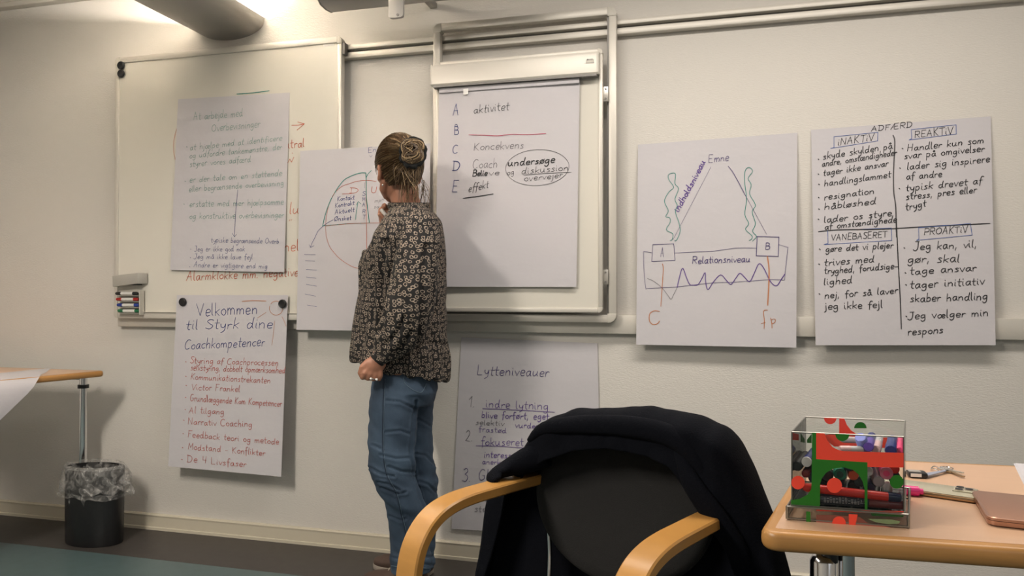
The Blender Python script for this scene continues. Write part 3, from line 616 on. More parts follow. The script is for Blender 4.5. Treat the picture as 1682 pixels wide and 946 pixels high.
for t, x0, y0, x1, y1, h in (('skyde skylden på', 1351.7, 262, 1466, 244, 5.6), ('andre, omstændigheder', 1350, 274, 1473, 254.5, 5.0), ('tager ikke ansvar', 1352, 289, 1459, 272.5, 5.2), ('handlingslammet', 1353.7, 306, 1463, 291, 5.2),
    ('resignation', 1353.7, 328.5, 1436, 317.5, 5.2), ('håbløshed', 1353.7, 344.5, 1439, 334.5, 5.4), ('lader os styre', 1353.3, 366, 1465, 354, 5.4), ('af omstændighede', 1354.4, 377, 1473, 364.5, 5.2),
    ('Handler kun som', 1489.8, 248.5, 1616, 234.5, 5.6), ('svar på omgivelser', 1485, 261, 1617, 248.5, 5.6), ('lader sig inspirere', 1489.8, 279, 1626, 266, 5.6), ('af andre', 1488.7, 295, 1547.5, 290, 5.4),
    ('typisk drevet af', 1487.6, 314, 1613, 301.5, 5.8), ('stress, pres eller', 1488, 328, 1604, 316, 5.4), ('trygt', 1487.6, 345.5, 1521, 339, 5.8),
    ('gøre det vi plejer', 1356, 414, 1467, 407, 5.4), ('trives med', 1353.7, 437, 1436, 430, 5.8), ('tryghed, forudsige-', 1353.7, 450, 1475, 441, 5.4), ('lighed', 1353, 468, 1400, 465, 5.8),
    ('nej, for så laver', 1354.4, 490, 1475, 481.5, 5.6), ('jeg ikke fejl', 1355, 508, 1450, 505, 5.8),
    ('Jeg kan, vil,', 1500, 411, 1605, 406, 6.4), ('gør, skal', 1490.5, 431, 1576, 430.5, 7), ('tage ansvar', 1494.4, 451, 1604, 444.5, 6), ('tager initiativ', 1494.4, 474, 1617, 467, 6.4),
    ('skaber handling', 1494.4, 496, 1622, 492, 6.4), ('Jeg vælger min', 1491, 524, 1623.5, 518.5, 6.2), ('respons', 1491, 550.5, 1549, 546.5, 6.4)):
    k.text(t, x0, y0, x1, y1, h, 'black', 2.7)
for f, p in ((A6, (108, 366)), (A6, (108, 476)), (A6, (112, 552)), (A6, (110, 650)), (A6, (112, 735)), (A6, (108, 810)), (A6, (730, 287)), (A6, (712, 432)), (A6, (707, 583)),
             (A7, (112, 210)), (A7, (108, 316)), (A7, (110, 527)), (A7, (710, 202)), (A7, (718, 378)), (A7, (722, 462)), (A7, (724, 685))):
    k.stroke(f([p, (p[0] + 4, p[1] + 3)]), 'black', 4)
k.stroke(A6([(662, 190), (675, 240), (668, 400), (665, 500), (668, 620), (682, 720), (687, 943)]), 'black', 3.2); k.stroke(A7([(655, 0), (668, 300), (682, 560), (690, 775)]), 'black', 3.2)
k.stroke(A7([(105, 88), (250, 75), (560, 70), (900, 50), (1315, 30)]), 'black', 3.2)
k.build(o7)

# ------------------------------------------------------------ magnets, eraser, marker rack
def magnet(px, py, off, label, r=0.0185):
    p = onwall(px, py, off + 0.006)
    pts = [(0, .96), (.0, 1.0), (.0035, 1.0), (.0065, .93), (.0078, .8), (.008, .0)]
    rings = []
    for d, q in ((0.0, 1.0), (0.0045, 1.0), (0.0068, 0.93), (0.0078, 0.82), (0.0070, 0.72)):
        rings.append([Vector((p.x + r * q * math.cos(2 * math.pi * i / 28), -off - d, p.z + r * q * math.sin(2 * math.pi * i / 28))) for i in range(28)])
    o = mk('magnet', MB().loft(rings), M_black); tag(o, label, 'magnet', 'round black magnets')
magnet(197.5, 107, 0.066, 'round black magnet at the top left corner of the whiteboard, upper of two')
magnet(197.8, 120.5, 0.066, 'round black magnet just below another at the whiteboard corner')
magnet(299, 496, 0.080, 'black magnet on the left corner of the welcome sheet')
magnet(463, 499, 0.081, 'black magnet on the right corner of the welcome sheet')

c = [onwall(x, y, 0.105) for x, y in ((184, 453), (226, 448), (226, 466), (186, 471))]
er = MB(); lft, rgt = c[0].x, c[1].x; zt, zb = c[1].z, c[2].z; zt0, zb0 = c[0].z, c[3].z
er.loft([[Vector((lft, -0.0665, zt0)), Vector((lft, -0.105, zt0)), Vector((lft + .003, -0.105, zb0)), Vector((lft + .003, -0.0665, zb0))],
         [Vector((rgt + 0.02, -0.0665, zt)), Vector((rgt, -0.105, zt)), Vector((rgt, -0.105, zb)), Vector((rgt + 0.02, -0.0665, zb))]])
e = mk('board_eraser', er, M_plast, bevel=0.003); tag(e, 'tilted grey board eraser above the coloured markers', 'eraser')
mk('felt_pad', MB().box(((lft + rgt) / 2, -0.086, zb - 0.004), (rgt - lft - 0.01, 0.03, 0.004)), M_uph, e, smooth=0)
a = onwall(189, 477, 0.10); b = onwall(236, 516, 0.07)
rk = thing('marker_rack', ((a.x + b.x) / 2, -0.0665, b.z), 'clear grey rack of four markers at the whiteboard edge', 'rack')
mk('back_plate', bar(MB(), a.x, b.x, b.z - 0.002, a.z, 0.0665, 0.069), M_plastL, rk, smooth=0)
for x in (b.x,): mk('side_wall', bar(MB(), x - 0.003, x, b.z - 0.002, a.z, 0.069, 0.095), M_plastL, rk, smooth=0)
ys = [(482, 486.5, M_black, 'black'), (491.5, 496, mat('marker_red', (0.40, 0.02, 0.015), 0.35), 'red'), (501, 505.5, mat('marker_blue', (0.02, 0.05, 0.30), 0.35), 'blue'), (510.5, 514.5, mat('marker_green', (0.01, 0.14, 0.055), 0.35), 'green')]
for i, (yc, yb, cm, cn) in enumerate(ys):
    zc = onwall(212, yc, 0.085).z; r = 0.0078
    zs = zc - r - 0.0015
    mk('shelf', bar(MB(), a.x, b.x - 0.003, zs - 0.0015, zs, 0.069, 0.098), M_plastL, rk, smooth=0)
    x0 = onwall(190 + i * 1.2, yc, 0.085).x; x1 = x0 + 0.118
    t = thing('marker_pen', ((x0 + x1) / 2, -0.083, zs + 0.0), '%s whiteboard marker lying in the wall rack' % cn, 'marker', 'whiteboard markers in the wall rack')
    mk('barrel', MB().tube([(x0 + 0.028, -0.083, zc), (x1 - 0.022, -0.083, zc)], r * 0.95, 14), M_white, t)
    mk('cap', MB().tube([(x0, -0.083, zc), (x0 + 0.004, -0.083, zc), (x0 + 0.030, -0.083, zc)], [r * 0.7, r * 0.95, r * 1.03], 14), cm, t)['label'] = '%s cap' % cn
    mk('end_plug', MB().tube([(x1 - 0.024, -0.083, zc), (x1 - 0.004, -0.083, zc), (x1, -0.083, zc)], [r * 1.0, r * 0.97, r * 0.7], 14), cm, t)['label'] = '%s end plug' % cn

# ------------------------------------------------------------ lamps
# uplight trough running out from the wall under the ceiling
eR = onlevel(436, 30, 2.30); wL = 0.34; yE = eR.y; xR = eR.x; xL = xR - wL; zR = 2.30; dep = 0.085
lp = thing('ceiling_lamp', ((xL + xR) / 2, yE - 1.0, zR - dep), 'grey curved trough lamp hanging under the ceiling at top left', 'lamp')
def trough(t, y, e=0.0):
    n = 20; out = []
    for i in range(n + 1):
        an = math.pi * i / n
        out.append(Vector(((xL + xR) / 2 - (wL / 2 - t) * math.cos(an), y, zR - (dep - t) * math.sin(an) ** 0.8)))
    return out
ys_ = [yE, yE - 1.9]
rings = [trough(0, y) + list(reversed(trough(0.006, y))) for y in ys_]
mk('shade', MB().loft(rings), M_lamp, lp, smooth=50)
mk('fluorescent_tube', MB().tube([((xL + xR) / 2 + 0.085, yE - 0.06, zR - 0.040), ((xL + xR) / 2 + 0.085, yE - 1.80, zR - 0.040)], 0.013, 14), m_tube(), lp)
for y in (yE - 0.35, yE - 1.5):
    mk('suspension_wire', MB().tube([((xL + xR) / 2, y, zR - dep + 0.004), ((xL + xR) / 2, y, CEIL)], 0.0015, 8), M_alu, lp)
# casing with bracket at the top edge
b0 = onwall(530, 5, 0.32); b1 = onwall(663, 5, 0.32); zc0 = onwall(548, 11, 0.32).z
cs = thing('wall_lamp', ((b0.x + b1.x) / 2, -0.32, zc0), 'grey metal lamp casing with screwed bracket above the sliding frame', 'lamp')
prof = [(0.26, 0.004), (0.30, 0), (0.34, 0.004), (0.365, 0.02), (0.37, 0.05), (0.35, 0.075), (0.27, 0.075), (0.25, 0.05)]
mk('casing', MB().loft([[Vector((x, -o, zc0 + z)) for o, z in prof] for x in (b0.x + 0.008, b1.x + 0.5)]), M_lamp, cs, smooth=50)
mk('end_cap', MB().loft([[Vector((x, -0.31 - (o - 0.31) * s, zc0 + 0.037 + (z - 0.037) * s)) for o, z in prof] for x, s in ((b0.x - 0.004, 0.8), (b0.x, 1.02), (b0.x + 0.008, 1.04))]), M_aluD, cs, smooth=50)
br = MB(); a = onwall(639, 0, 0.38); b = onwall(663, 29, 0.38)
poly = []
for i in range(9):
    an = math.pi + math.pi * i / 8; poly.append(Vector(((a.x + b.x) / 2 + (b.x - a.x) / 2 * math.copysign(abs(math.cos(an)) ** 0.5, math.cos(an)), -0.386, b.z + 0.016 + 0.016 * math.copysign(abs(math.sin(an)) ** 0.6, math.sin(an)))))
poly += [Vector((b.x, -0.386, zc0 + 0.08)), Vector((a.x, -0.386, zc0 + 0.08))]
bk = mk('bracket', br.prism(poly, (0, 0.014, 0)), M_lamp, cs, bevel=0.002)
mk('bracket_arm', MB().box(((a.x + b.x) / 2, -0.19, zc0 + 0.095), (0.03, 0.38, 0.02)), M_lamp, cs, bevel=0.002)
s = onwall(653, 24, 0.388); mk('screw', MB().tube([(s.x, -0.384, s.z), (s.x, -0.3885, s.z)], 0.005, 12), M_aluD, bk)

# ------------------------------------------------------------ left table, draped paper, waste bin
def tabletop(name, parent, poly, z, th, me_, mtop, r=0.010):
    """poly ccw corners at height z; wooden slab with rounded edge, laminate face on top"""
    cx = sum(p[0] for p in poly) / len(poly); cy = sum(p[1] for p in poly) / len(poly)
    n = len(poly); area2 = sum(poly[i][0] * poly[(i + 1) % n][1] - poly[(i + 1) % n][0] * poly[i][1] for i in range(n))
    if area2 < 0: poly = poly[::-1]
    def outline(g, rad=0.024):
        out = []
        for i in range(n):
            p = Vector(poly[i]); a = (Vector(poly[i - 1]) - p).normalized(); b = (Vector(poly[(i + 1) % n]) - p).normalized()
            h = a.angle(b) / 2; bis = (a + b).normalized(); c = p + bis * ((rad) / math.sin(h)); q0 = p + a * (rad / math.tan(h)); q1 = p + b * (rad / math.tan(h))
            v0, v1 = q0 - c, q1 - c; A0 = math.atan2(v0.y, v0.x); dA = (math.atan2(v1.y, v1.x) - A0 + math.pi) % (2 * math.pi) - math.pi
            for k in range(7): out.append(Vector((c.x + (rad - g) * math.cos(A0 + dA * k / 6), c.y + (rad - g) * math.sin(A0 + dA * k / 6), 0)))
        return out
    rg = []
    for k in range(9):
        an = -math.pi / 2 + math.pi * k / 8
        rg.append([v + ZU * (z - th / 2 + (th / 2) * math.copysign(abs(math.sin(an)) ** 0.85, math.sin(an))) for v in outline(r * (1 - math.cos(an) ** 0.8 if math.cos(an) > 0 else 1))])
    mb = MB(); mb.loft(rg); mk('edge_band', mb, me_, parent, smooth=40)
    k = MB(); ins = []
    ins = outline(0.020)
    k.prism([(p.x, p.y, z - 0.0004) for p in ins], (0, 0, 0.0008)); mk('laminate_top', k, mtop, parent, smooth=0)
ZT = 0.74
c0 = onlevel(176, 608.5, ZT); c1 = onlevel(40, 621, ZT)
dv = Vector((c1.x - c0.x, c1.y - c0.y)).normalized(); L0 = Vector((c0.x, c0.y))
bkx = -3.9; back = onlevel(60, 604.5, ZT)
pA = L0; pB = L0 + dv * 0.62
slope = (back.y - c0.y) / (back.x - c0.x)
pC = Vector((bkx, pB.y)); pD = Vector((bkx, L0.y + 0.0))
tl = thing('table', (pA.x - 0.6, pA.y - 0.25, 0), 'table with light wood edge against the wall above the waste bin', 'table')
tabletop('table', tl, [tuple(pA), tuple(pD), tuple(pC), tuple(pB)], ZT, 0.026, M_edge, M_top)
lg = at(136.5, 700, 3.345); lx, ly = lg.x, lg.y
mk('leg', MB().tube([(lx, ly, 0.03), (lx, ly, 0.712)], 0.0165, 20), M_chrome, tl)
mk('hinge_clamp', MB().tube([(lx, ly, 0.652), (lx, ly, 0.668)], 0.023, 16), M_black, tl)
mk('fold_arm', MB().tube([(lx, ly, 0.700), (lx - 0.12, ly - 0.02, 0.700)], 0.011, 12), M_plastL, tl)
mk('fold_lock', MB().tube([(lx - 0.11, ly - 0.02, 0.706), (lx - 0.17, ly - 0.03, 0.702), (lx - 0.19, ly - 0.03, 0.688), (lx - 0.14, ly - 0.03, 0.690)], [0.010, 0.014, 0.008, 0.006], 10), M_black, tl)
mk('foot', MB().tube([(lx - 0.02, ly, 0.018), (lx, ly, 0.03)], 0.017, 12), M_black, tl)
for q in ((-3.7, pC.y + 0.08), (-3.7, pD.y - 0.08), (pB.x - 0.15, pB.y + 0.08)):
    mk('leg', MB().tube([(q[0], q[1], 0.0), (q[0], q[1], 0.716)], 0.0165, 16), M_chrome, tl)
# paper sheet draped over the skewed end of the table
pe = onlevel(52, 617.5, ZT); e2 = Vector((pe.x, pe.y)); e2 = L0 + dv * ((e2 - L0).dot(dv)); pk = onlevel(85, 605.7, ZT)
nrm = Vector((-dv.y, dv.x)); 
if nrm.x < 0: nrm = -nrm                                # points off the table end
mb = MB(); rows = []; nI, nJ = 16, 22
wdir = Vector((dv.x, dv.y))
kick = Vector((pk.x, pk.y)) - e2
for j in range(nJ + 1):
    row = []
    for i in range(nI + 1):
        along = i / nI * 0.62
        t = j / nJ * 0.62 - 0.27                          # <0 on the table, >0 hanging
        base = e2 + wdir * along
        if t <= 0:
            f = -t / 0.27; p = base + kick * f * (1.0) + wdir * 0.0
            q = Vector((p.x, p.y, ZT + 0.0015 + 0.0012 * math.sin(i * 0.9 + j)))
        else:
            ang = min(t / 0.035, 1.45); o = 0.020 * math.sin(min(ang, 1.45)) + 0.006; dz = t * 0.97
            q = Vector((base.x + nrm.x * o + wdir.x * t * 0.85, base.y + nrm.y * o + wdir.y * t * 0.85, ZT + 0.002 - 0.012 * (1 - math.cos(ang)) - dz * 0.8 + 0.0)); q += Vector((nrm.x, nrm.y, 0)) * (0.010 * math.sin(i * 0.5) * min(1, t * 6))
        row.append(q)
    rows.append(row)
vs = [p for r in rows for p in r]; N = nI + 1; n0 = len(vs)
vs2 = [p + Vector((nrm.x * 0.0006, nrm.y * 0.0006, 0.0006)) for p in vs]
fs = [(j * N + i, j * N + i + 1, (j + 1) * N + i + 1, (j + 1) * N + i) for j in range(nJ) for i in range(nI)]
fs += [tuple(x + n0 for x in reversed(f)) for f in fs[:]]
mb.add(vs + vs2, fs); dp = mk('paper_sheet', mb, M_paper, smooth=60)
tag(dp, 'white paper sheet draped over the end of the left table', 'paper')

bc = onlevel(155, 889, 0.0); bx, by = bc.x, bc.y
wbn = thing('waste_bin', (bx, by, 0), 'black oval waste bin with clear bag under the left table', 'bin')
def oval(rx, ry, z, n=40, wob=0.0, seed=0):
    return [Vector((bx + (rx + wob * noise.noise(Vector((math.cos(2 * math.pi * i / n) * 3, math.sin(2 * math.pi * i / n) * 3, z * 20 + seed)))) * math.cos(2 * math.pi * i / n),
                    by + (ry + wob * noise.noise(Vector((5 + math.cos(2 * math.pi * i / n) * 3, math.sin(2 * math.pi * i / n) * 3, z * 20 + seed)))) * math.sin(2 * math.pi * i / n),
                    z + wob * 0.8 * noise.noise(Vector((math.cos(2 * math.pi * i / n) * 4, 9 + math.sin(2 * math.pi * i / n) * 4, z * 9 + seed))))) for i in range(n)]
RX, RY, BH = 0.136, 0.085, 0.325
mk('body', MB().loft([oval(RX * 0.95, RY * 0.95, 0.0), oval(RX * 0.98, RY * 0.98, 0.006), oval(RX, RY, 0.2), oval(RX * 1.005, RY * 1.005, BH), oval(RX * 0.98, RY * 0.98, BH), oval(RX * 0.93, RY * 0.93, 0.02)]), M_black, wbn)
m_bag = m_bagfilm()
bag = MB()
bag.loft([oval(RX * 0.90, RY * 0.88, 0.06, 64, 0.01), oval(RX * 0.94, RY * 0.92, 0.20, 64, 0.02, 3), oval(RX * 0.955, RY * 0.95, BH - 0.02, 64, 0.006), oval(RX * 1.0, RY * 1.0, BH + 0.014, 64, 0.004), oval(RX * 1.06, RY * 1.07, BH + 0.008, 64, 0.012),
          oval(RX * 1.13, RY * 1.15, BH - 0.03, 64, 0.03, 2), oval(RX * 1.17, RY * 1.2, BH - 0.07, 64, 0.04, 5), oval(RX * 1.26, RY * 1.26, BH - 0.095, 64, 0.04, 7), oval(RX * 1.12, RY * 1.13, BH - 0.108, 64, 0.02, 8), oval(RX * 1.22, RY * 1.2, BH - 0.118, 64, 0.03, 9)], cap=False)
bg = mk('bag', bag, m_bag, wbn, smooth=70)

# ------------------------------------------------------------ right table and what lies on it
tA = onlevel(1244, 873, ZT); tR = onlevel(1682, 902, ZT); tB = onlevel(1325, 748, ZT); tRb = onlevel(1680, 763, ZT)
fd = Vector((tR.x - tA.x, tR.y - tA.y)).normalized(); A2 = Vector((tA.x, tA.y)); B2 = Vector((tB.x, tB.y))
poly = [tuple(A2), tuple(A2 + fd * 1.5), tuple(B2 + fd * 1.2), tuple(B2)]
tr = thing('table', (A2.x + 0.6, A2.y + 0.3, 0), 'beech edged table at right carrying the pen box and laptop', 'table')
tabletop('t', tr, poly, ZT, 0.029, M_edge, M_top, r=0.010)
for px, wd, zz, Z in ((1351.5, 41, 0.648, 1.235), (1389.5, 27, 0.711, 1.235)):
    p = at(px, 940, Z); rr = wd / 2 * Z / F
    pts = [(p.x, p.y, 0.02), (p.x, p.y, zz - 0.012), (p.x, p.y, zz - 0.004), (p.x, p.y, zz)] if px < 1380 else [(p.x, p.y, 0.02), (p.x, p.y, zz - 0.01), (p.x, p.y, zz - .005), (p.x, p.y, zz)]
    mk('leg', MB().tube(pts, [rr, rr, rr * 0.8, rr * 0.5] if px < 1380 else [rr] * 4, 24), M_chrome, tr)
    mk('leg_socket', MB().tube([(p.x + 0.01, p.y, zz - 0.012), (p.x + 0.01, p.y, 0.712)], 0.014, 14), M_black, tr)
    mk('foot', MB().tube([(p.x, p.y, 0.0), (p.x, p.y, 0.025)], rr * 1.1, 16), M_black, tr)
for s_ in ((1.2, 0.08), (1.15, 0.42)):
    q = A2 + fd * s_[0] + Vector((0.09, 0.45)).normalized() * s_[1]
    mk('leg', MB().tube([(q.x, q.y, 0), (q.x, q.y, 0.712)], 0.017, 16), M_chrome, tr)

# --- pen box (clear panels with metal edges and red / green film shapes)
BZ = ZT + 0.0012
def hb(px, py, z): return onlevel(px, py, z)
ZTOP = 0.872
fl_, fr_, br_, bl_ = hb(1300.6, 709.5, ZTOP), hb(1484.5, 717.7, ZTOP), hb(1484.5, 692, ZTOP), hb(1325, 685, ZTOP)
e1 = (fr_ - fl_).normalized(); e2v = ((bl_ - fl_).normalized() + (br_ - fr_).normalized()).normalized(); e2n = Vector((-e1.y, e1.x, 0)); WB = (fr_ - fl_).length; DB = (bl_ - fl_).length
O = Vector((fl_.x, fl_.y, 0)); bz0 = BZ + 0.021
bx_ = thing('pen_box', (O + e1 * WB / 2 + e2v * DB / 2 + ZU * BZ), 'clear square pen box with red and green shapes on the right table', 'box')
m_ac = m_clear('clear_acrylic', (0.97, 0.98, 0.97), 0.03, 0.02)
M_came = mat('grey_metal_edging', (0.30, 0.29, 0.26), 0.35, 0.8)
AX = (e1, e2v, ZU)
def P(u, d, z): return O + e1 * u + e2v * d + ZU * z
th = 0.002
for nm, c, sz in (('front_panel', P(WB / 2, 0, (bz0 + ZTOP) / 2), (WB, th, ZTOP - bz0)), ('back_panel', P(WB / 2, DB, (bz0 + ZTOP) / 2), (WB, th, ZTOP - bz0)),
                  ('side_panel', P(0, DB / 2, (bz0 + ZTOP) / 2), (th, DB, ZTOP - bz0)), ('side_panel', P(WB, DB / 2, (bz0 + ZTOP) / 2), (th, DB, ZTOP - bz0))):
    mk(nm, MB().box(c, sz, AX), m_ac, bx_, smooth=0)
mk('floor_panel', MB().box(P(WB / 2, DB / 2, bz0 - 0.001), (WB, DB, 0.002), AX), m_ac, bx_, smooth=0)
pl = 0.006
for nm, u, d, w_, d_ in (('plinth_panel', WB / 2, -pl, WB + 2 * pl, th), ('plinth_panel', WB / 2, DB + pl, WB + 2 * pl, th), ('plinth_panel', -pl, DB / 2, th, DB + 2 * pl), ('plinth_panel', WB + pl, DB / 2, th, DB + 2 * pl)):
    mk(nm, MB().box(P(u, d, BZ + 0.0105), (w_, d_, 0.020), AX), m_ac, bx_, smooth=0)
cm_ = MB(); q = 0.0011
for (u, d) in ((0, 0), (WB, 0), (WB, DB), (0, DB)): cm_.tube([P(u, d, bz0), P(u, d, ZTOP)], q, 6)
def loop(z, g, rr=q):
    c = [P(-g, -g, z), P(WB + g, -g, z), P(WB + g, DB + g, z), P(-g, DB + g, z)]
    for i in range(4): cm_.tube([c[i], c[(i + 1) % 4]], rr, 6)
loop(ZTOP, 0); loop(BZ + 0.0195, pl, 0.0015); loop(BZ + 0.002, pl, 0.0015); loop(bz0, 0.001)
for (u, d) in ((-pl, -pl), (WB + pl, -pl), (WB + pl, DB + pl), (-pl, DB + pl)): cm_.tube([P(u, d, BZ + 0.001), P(u, d, BZ + 0.020)], 0.0022, 6)
mk('metal_edging', cm_, M_came, bx_)
M_gf = mat('green_film', (0.018, 0.17, 0.012), 0.35); M_rf = mat('red_film', (0.95, 0.075, 0.04), 0.35)
CR = lambda a, b: (1270 + a / 4.504, 670 + b / 4.504)
def film(pts, p0, n_, m, lift):
    w3 = [onplane(*CR(a, b), p0, n_) for a, b in pts]
    mk('film_shape', MB().prism(w3, n_ * lift), m, bx_, smooth=0)['label'] = 'red film shape' if m is M_rf else 'green film shape'
def circ(cx, cy, r, a0=0, a1=360, n=24):
    k = [(cx + r * math.cos(math.radians(a0 + (a1 - a0) * i / n)), cy + r * math.sin(math.radians(a0 + (a1 - a0) * i / n))) for i in range(n + (0 if a1 - a0 == 360 else 1))]
    return k
fp0 = P(0, -0.0012, 0); nF = e2n; FT = -0.0003
film([(288, 182), (318, 184), (318, 378), (697, 402), (697, 776), (678, 774), (676, 600), (660, 540), (630, 490), (590, 458), (520, 438), (440, 450), (390, 480), (360, 520), (347, 560), (345, 752), (132, 738), (132, 682), (200, 670), (255, 640), (282, 600), (285, 500)], fp0, nF, M_gf, FT)
film([(318, 184), (380, 188), (400, 240), (440, 290), (480, 310), (520, 320), (965, 332), (965, 440), (697, 436), (697, 402), (318, 378)], fp0, nF, M_rf, FT)
film(circ(184, 552, 50), fp0 - e2v * 0.0004, nF, M_rf, FT); film(circ(453, 573, 56), fp0 - e2v * 0.0004, nF, M_rf, FT); film(circ(914, 546, 51), fp0 - e2v * 0.0004, nF, M_gf, FT)
film(circ(512, 193, 52, 4, 183), fp0 - e2v * 0.0006, nF, M_gf, FT)
film([(318, 752), (965, 763), (965, 780), (720, 778), (318, 762)], fp0 - e2v * 0.0004, nF, M_rf, FT); film([(722, 779), (963, 782), (963, 806), (730, 797)], fp0, nF, M_gf, FT)
pp0 = P(0, -pl - 0.0012, 0)
film([(245, 765), (275, 768), (277, 858), (243, 856)], pp0, nF, M_gf, FT); film(circ(487, 852, 50, 158, 382), pp0, nF, M_rf, FT)
film([(318, 790), (440, 792), (560, 800), (640, 806), (700, 850), (905, 890), (905, 900), (560, 880), (318, 862)], pp0 + e2n * 0.0006, nF, mat('pale_red_film', (0.50, 0.16, 0.12), 0.35), FT); film([(700, 820), (760, 845), (850, 860), (930, 855), (940, 838), (880, 826), (800, 822)], pp0, nF, mat('pale_green_film', (0.20, 0.28, 0.14), 0.3), FT)
film([(558, 785), (625, 788), (603, 888), (562, 886)], pp0, nF, M_rf, FT)
bp0 = P(0, DB - 0.0012, 0)
film(circ(422, 74, 46, 0, 180), bp0, nF, M_rf, FT); film([(488, 75), (525, 77), (545, 125), (575, 165), (620, 195), (700, 215), (960, 222), (960, 300), (450, 285), (420, 262), (300, 250), (300, 205), (488, 190)], bp0, nF, M_rf, FT)
film(circ(645, 150, 46, 180, 360), bp0 - e2v * 0.0004, nF, M_gf, FT); film(circ(905, 275, 46, 100, 280), bp0 - e2v * 0.0004, nF, M_gf, FT)
film([(250, 235), (285, 190), (285, 260), (250, 258)], bp0, nF, M_gf, FT)
lp0 = P(-0.0012, 0, 0)
film([(150, 225), (180, 195), (220, 165), (228, 200), (230, 300), (215, 290), (205, 335), (188, 310), (170, 350), (156, 300)], lp0, Vector((e2v.y, -e2v.x, 0)), mat('pink_reflection_film', (0.60, 0.16, 0.14), 0.35), -0.0003)  # pink film shape, its blotchy reflection drawn into the outline

# pens in the box
def pen(name, c, ax, r, ln, body, cap, label, capfrac=0.35, rim=None, inner=None, grp='felt pens inside the pen box'):
    """c = cap end centre, ax = direction from cap end into the pen"""
    ax = ax.normalized(); c = Vector(c)
    t = thing('marker_pen', c + ax * ln / 2, label, 'marker', grp)
    cl = ln * capfrac
    mk('barrel', MB().tube([c + ax * cl * 0.9, c + ax * (ln - 0.004), c + ax * ln], [r * 0.95, r * 0.95, r * 0.6], 16), body, t)
    mk('cap', MB().tube([c + ax * 0.0015, c, c + ax * 0.0004, c + ax * 0.003, c + ax * cl], [r * 0.55, r * 0.8, r * 0.9, r, r * 1.02], 18), cap, t)
    if inner: mk('cap_end', MB().tube([c - ax * 0.0008, c + ax * 0.002], r * 0.52, 14), inner, t)
    if rim: mk('cap_ring', MB().tube([c - ax * 0.0006, c + ax * 0.0035], [r * 1.03, r * 1.06], 18), rim, t)
    return t
cD = lambda n, c: mat('pen_' + n, c, 0.3)
blk, wht = cD('black', (0.010, 0.010, 0.011)), cD('white', (0.62, 0.60, 0.60)); blu = cD('blue', (0.012, 0.025, 0.17)); nvy = cD('navy', (0.012, 0.016, 0.06))
red, dred = cD('red', (0.75, 0.025, 0.015)), cD('dark_red', (0.14, 0.012, 0.018)); grn = cD('green', (0.008, 0.20, 0.11)); org = cD('orange', (0.75, 0.09, 0.015))
pnk, lil = cD('pink', (0.85, 0.06, 0.20)), cD('lilac', (0.30, 0.34, 0.80)); gry = cD('grey', (0.42, 0.35, 0.36)); mar = cD('maroon', (0.18, 0.03, 0.03)); hpk = cD('hot_pink', (0.85, 0.04, 0.26))
def uz(a, b, d=0.012):
    p = onplane(*CR(a, b), P(0, d, 0), e2n); v = p - P(0, d, 0)
    return v.dot(e1), p.z
def endon(a, b, r, body, cap, label, d0=0.020, ln=0.11, **k):
    r *= 1.08
    u, z = uz(a, b, d0); pen('p', P(u, d0, z), e2v + (e2n if u > 0.03 else e2v) + e1 * random.uniform(-0.03, 0.05), r, ln * 0.85, body, cap, label, **k)
endon(176, 432, 0.0072, blk, blk, 'black capped pen end at the left wall of the pen box')
endon(247, 400, 0.0066, blu, blu, 'blue pen end with a white rim at upper left in the pen box', rim=wht)
endon(240, 488, 0.0060, dred, dred, 'dark red pen end under the blue one in the pen box', inner=mar)
endon(495, 492, 0.0088, grn, grn, 'green pen end under the arch of the pen box', rim=None, inner=cD('teal_dark', (0.004, 0.05, 0.03)))
endon(593, 500, 0.0072, org, org, 'orange pen end beside the green one in the pen box')
endon(703, 468, 0.0062, blu, blu, 'small blue pen end half behind the green arch', rim=wht)
endon(838, 484, 0.0082, pnk, pnk, 'pink ringed pen end at the right of the pen box', rim=cD('light_pink', (0.75, 0.2, 0.3)), inner=pnk)
endon(780, 545, 0.0078, gry, gry, 'greyish pink pen end under the pink ringed pen', inner=None)
endon(900, 455, 0.0065, red, red, 'red pen end at the right wall of the pen box')
endon(400, 500, 0.0085, blk, blk, 'black pen end left of the green one behind the arch')
endon(640, 548, 0.0078, blk, blk, 'black pen end right of the orange one behind the arch')
endon(345, 430, 0.0078, nvy, nvy, 'navy pen hidden behind the green arch post in the pen box')
endon(300, 520, 0.0078, dred, nvy, 'dark pen behind the left post of the arch')
endon(905, 530, 0.0080, nvy, nvy, 'navy pen behind the green dot at the right of the pen box')
endon(560, 428, 0.0078, blk, nvy, 'dark pen under the red band of the pen box')
# pens lying across the front
u0, zA = uz(255, 590, 0.009); u1, zB = uz(888, 655, 0.009)
pen('p', P(u1 + 0.010, 0.0095, zB - 0.002), P(u0, 0.0095, zA) - P(u1 + 0.010, 0.0095, zB - 0.002), 0.0070, 0.135, red, nvy, 'red marker with blue end lying across the front of the pen box', capfrac=0.13)
u0, zA = uz(345, 715, 0.009)
bm_ = pen('p', P(u0 - 0.016, 0.0100, bz0 + 0.0090), e1, 0.0080, 0.085, cD('dark_slate', (0.03, 0.035, 0.05)), blk, 'thick black marker lying at the bottom front of the pen box', capfrac=0.2)
pr = MB()
for i_ in range(5):
    for j_ in range(14):
        if random.random() < 0.8:
            an = math.radians(20 + 14 * i_ - 35); cc_ = P(u0 + 0.006 + j_ * 0.0042, 0.0100, bz0 + 0.0090) + (-e2n * math.cos(an) + ZU * math.sin(an)) * 0.0080
            pr.box(cc_, (random.uniform(0.0016, 0.0036), 0.0003, 0.0006), (e1, e2n, ZU))
mk('fine_print', pr, wht, bm_, smooth=0, kind='stuff')
u0, zA = uz(940, 740, 0.009)
